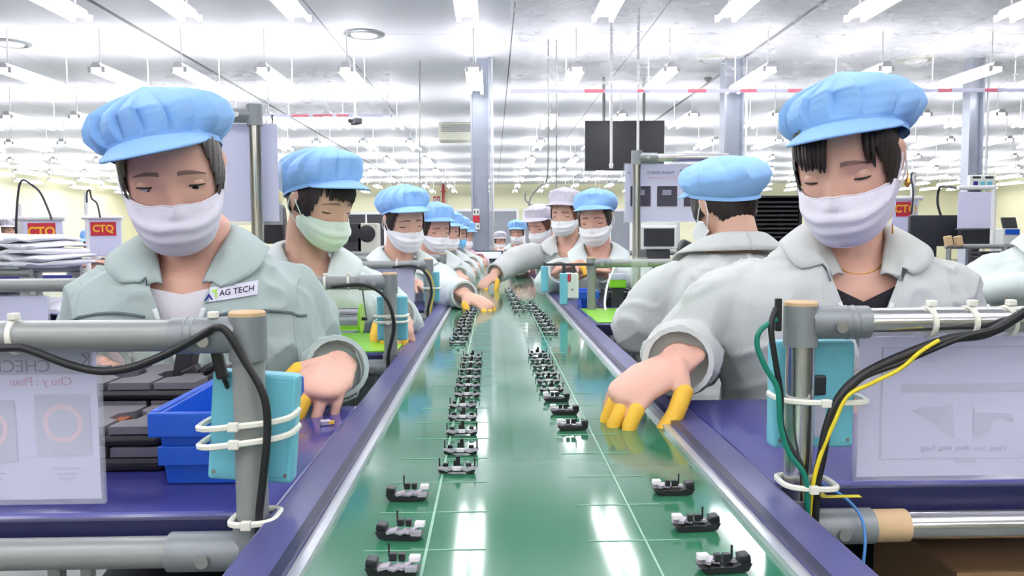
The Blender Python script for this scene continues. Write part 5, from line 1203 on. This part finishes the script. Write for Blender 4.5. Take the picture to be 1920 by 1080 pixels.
# right side: worker seen from behind
H = at(1325, 405, 2.12)
person(dict(label='worker on the right seen from behind, in gray jacket and blue cap', short='worker seen from behind', head=H, yaw=200, tyaw=186, pitch=20, roll=2, seed=31, detail=.5, vox=.006, jvox=.0075, skin='skin_m', jacket='jacket_gray', bw=1.05, fold=.006, sw=.185,
    larm=[(H.x + .29, 2.05, .80), (H.x + .14, 2.32, .865)], rarm=[(.362, 2.02, .815), (.44, 2.30, .868)], neck=(.015, -.045, -.118), hip=(H.x + .03, 1.92, .50), cap_shape=dict(puff=1.12, top=.140, pleats=13, roll=6, droop=.6, brim=.04)))
H = at(1110, 418, 3.42)
person(dict(label='worker in white mask and blue cap facing the camera behind the switch box', short='worker behind the switch box', head=H, yaw=-18, tyaw=-5, pitch=18, roll=-3, seed=35, detail=1, vox=.006, jvox=.008, mask='mask_white', shirt='shirt_white', vdepth=.1,
    larm=[(H.x - .18, 3.55, .84), (at(1050, 508, 3.3)), dict(dir=(.6, -.5, .3), curl=34, cots=(0, 1, 2))], rarm=[(H.x + .27, 3.58, .82), (H.x + .04, 3.36, .905), dict(dir=(-.9, -.2, .1), curl=20)], neck=(.02, .06, -.15), hip=(H.x + .05, 3.74, .50), cap_shape=dict(puff=.9, top=.142, pleats=11, pleat=.02)))
H = at(1051, 406, 4.1)
person(dict(label='worker in gray cap with white band stretching an arm over the belt', short='worker in gray cap with white band', head=H, yaw=-25, tyaw=-15, pitch=15, seed=41, detail=.5, vox=.007, jvox=.009, cap='cap_gray', bandm='cap_band', mask='mask_white', jacket='jacket_gray', hairm='hair_brown', skin='skin_m', sleeve=1.05,
    larm=[(.115, 4.02, .93), (at(927, 514, 3.86)), dict(dir=(-.5, -.45, -.45), palm=(.2, .2, -1), curl=34, cots=(0, 1, 2, 4))], rarm=[(H.x + .28, 4.32, .82), (H.x + .14, 4.1, .87)], neck=(.02, .06, -.15), hip=(.53, 4.5, .50), cap_shape=dict(puff=.6, top=.148, pleat=.015, brim=.05)))
H = at(1002, 430, 4.87)
person(dict(label='worker in lilac gray cap bending low beside the belt', short='worker in lilac gray cap', head=H, yaw=-35, tyaw=-20, pitch=26, seed=44, detail=.5, vox=.008, jvox=.011, cap='cap_gray', bandm='cap_band', mask='mask_white', jacket='jacket_pink', hairm='hair_brown',
    larm=[(H.x - .1, 5.02, .83), (H.x - .10, 4.76, .87)], rarm=[(H.x + .28, 5.08, .82), (H.x + .1, 4.88, .87)], hip=(.53, 5.25, .50), cap_shape=dict(puff=.6, top=.142, pleat=.015, brim=.05)))
far = [(968, 440, 8.1, -10, 'distant worker in blue cap beyond the end of the belt', 'cap_blue', 'jacket_pale'), (939, 455, 10.5, 10, 'small distant worker left of the belt end in white clothes', 'cap_gray', 'jacket_pale'),
       (170, 466, 6.0, 0, 'worker in blue cap below the second red sign at left', 'cap_blue', 'jacket_pale'), (1985, 395, 3.0, -30, 'worker cut off by the right picture edge', 'cap_blue', 'jacket_pale'), (14, 436, 8.0, 10, 'distant worker at the far left edge', 'cap_gray', 'jacket_pale')]
for k, (px, py, d, yw, lab, cpn, jk) in enumerate(far):
    H = at(px, py, d)
    person(dict(label=lab, short=lab, head=H, yaw=yw, pitch=18, seed=50 + k, detail=.5, vox=.010, jvox=.013, mask='mask_white', cap=cpn, jacket=jk, fold=.006,
        larm=[(H.x - .25, d + .25, .80), (H.x - .1, d - .05, .87)], rarm=[(H.x + .25, d + .25, .80), (H.x + .1, d - .05, .87)]))

# name patch on the left worker's jacket
N, rt, fr, onj = L1['N'], L1['rt'], L1['fr'], L1['onj']
def near_px(px, py, y0=1.22):      # point of the jacket under a pixel
    p = at(px, py, y0); return (p - N).dot(rt), p.z
lx0, z0 = near_px(382, 566); lx1, z1 = near_px(482, 534)
def patch_pt(u, v):
    lx = lx0 + (lx1 - lx0) * u; z = at(382 + 98 * u, 566 - 14 * u - 26 * v, 1.22).z
    return lx, z
rows = []
for i in range(13):
    rows.append([onj(*patch_pt(i / 12, j / 4), .0035) for j in range(5)])
pj = L1['jo']
pt = MB().grid(rows).build('name_patch', 'badge_white', pj, 'all', fix=False)
pt['label'] = 'white name patch reading AG TECH'
def on_patch(me):
    for v in me.vertices:
        lx, z = patch_pt(v.co.x, v.co.y); v.co = onj(lx, z, .0048 + v.co.z)
cu = bpy.data.curves.new('t', 'FONT'); cu.body = 'AG TECH'; cu.size = 1; cu.resolution_u = 3; cu.offset = .012
o = bpy.data.objects.new('t', cu); C.objects.link(o); me = bpy.data.meshes.new_from_object(o.evaluated_get(bpy.context.evaluated_depsgraph_get())); bpy.data.objects.remove(o)
xs = [v.co.x for v in me.vertices]; ys = [v.co.y for v in me.vertices]
for v in me.vertices: v.co = Vector((.34 + .60 * (v.co.x - min(xs)) / (max(xs) - min(xs)), .30 + .42 * (v.co.y - min(ys)) / (max(ys) - min(ys)), 0))
on_patch(me); me.materials.clear(); link('lettering', me, 'ink', None).parent = pt; pt.children[0].location = (0, 0, 0)
for nm, m_, poly in (('emblem', 'logo_navy', [(.08, .12), (.165, .62), (.235, .12), (.205, .12), (.165, .36), (.12, .12)]), ('emblem', 'logo_green', [(.20, .82), (.30, .82), (.30, .22), (.27, .22), (.27, .62), (.215, .62)])):
    me = bpy.data.meshes.new(nm); n = len(poly); me.from_pydata([(u, v, 0) for u, v in poly], [], [tuple(range(n))]); on_patch(me); q = link(nm, me, m_, None); q.parent = pt
# earring and necklace of the right worker
MH = R1['MH']; e = MH @ Vector((.083, .012, -.05))
ea = MB().lathe(e, [(.0008, .014), (.0012, .006), (.004, -.001), (.0046, -.006), (.001, -.011)], 12).build('earring', 'gold', R1['root'], True)
N2, rt2, fr2 = R1['N'], R1['rt'], R1['fr']
pts = [N2 + rt2 * (.058 * math.cos(a)) * 1. + fr2 * (.035 + .042 * math.sin(a)) + Vector((0, 0, .03 - .075 * math.sin(a))) for a in [math.pi * k / 24 for k in range(25)]]
MB().tube(pts, .0011, 6).build('necklace', 'gold', R1['root'], 'all')
# piece in the left worker's hand
p = onz(610, 792, ZT + .004); t = thing('small_part', 'tiny shiny part under the left worker\'s fingertips on the bench', 'part', p)
MB().box(p, (.014, .01, .007), Matrix.Rotation(R(25), 3, 'Z')).build('body', 'part_silver', t, bevel=.001); MB().box(p + Vector((.008, 0, 0)), (.008, .004, .004), Matrix.Rotation(R(25), 3, 'Z')).build('tab', 'cot_yellow', t)
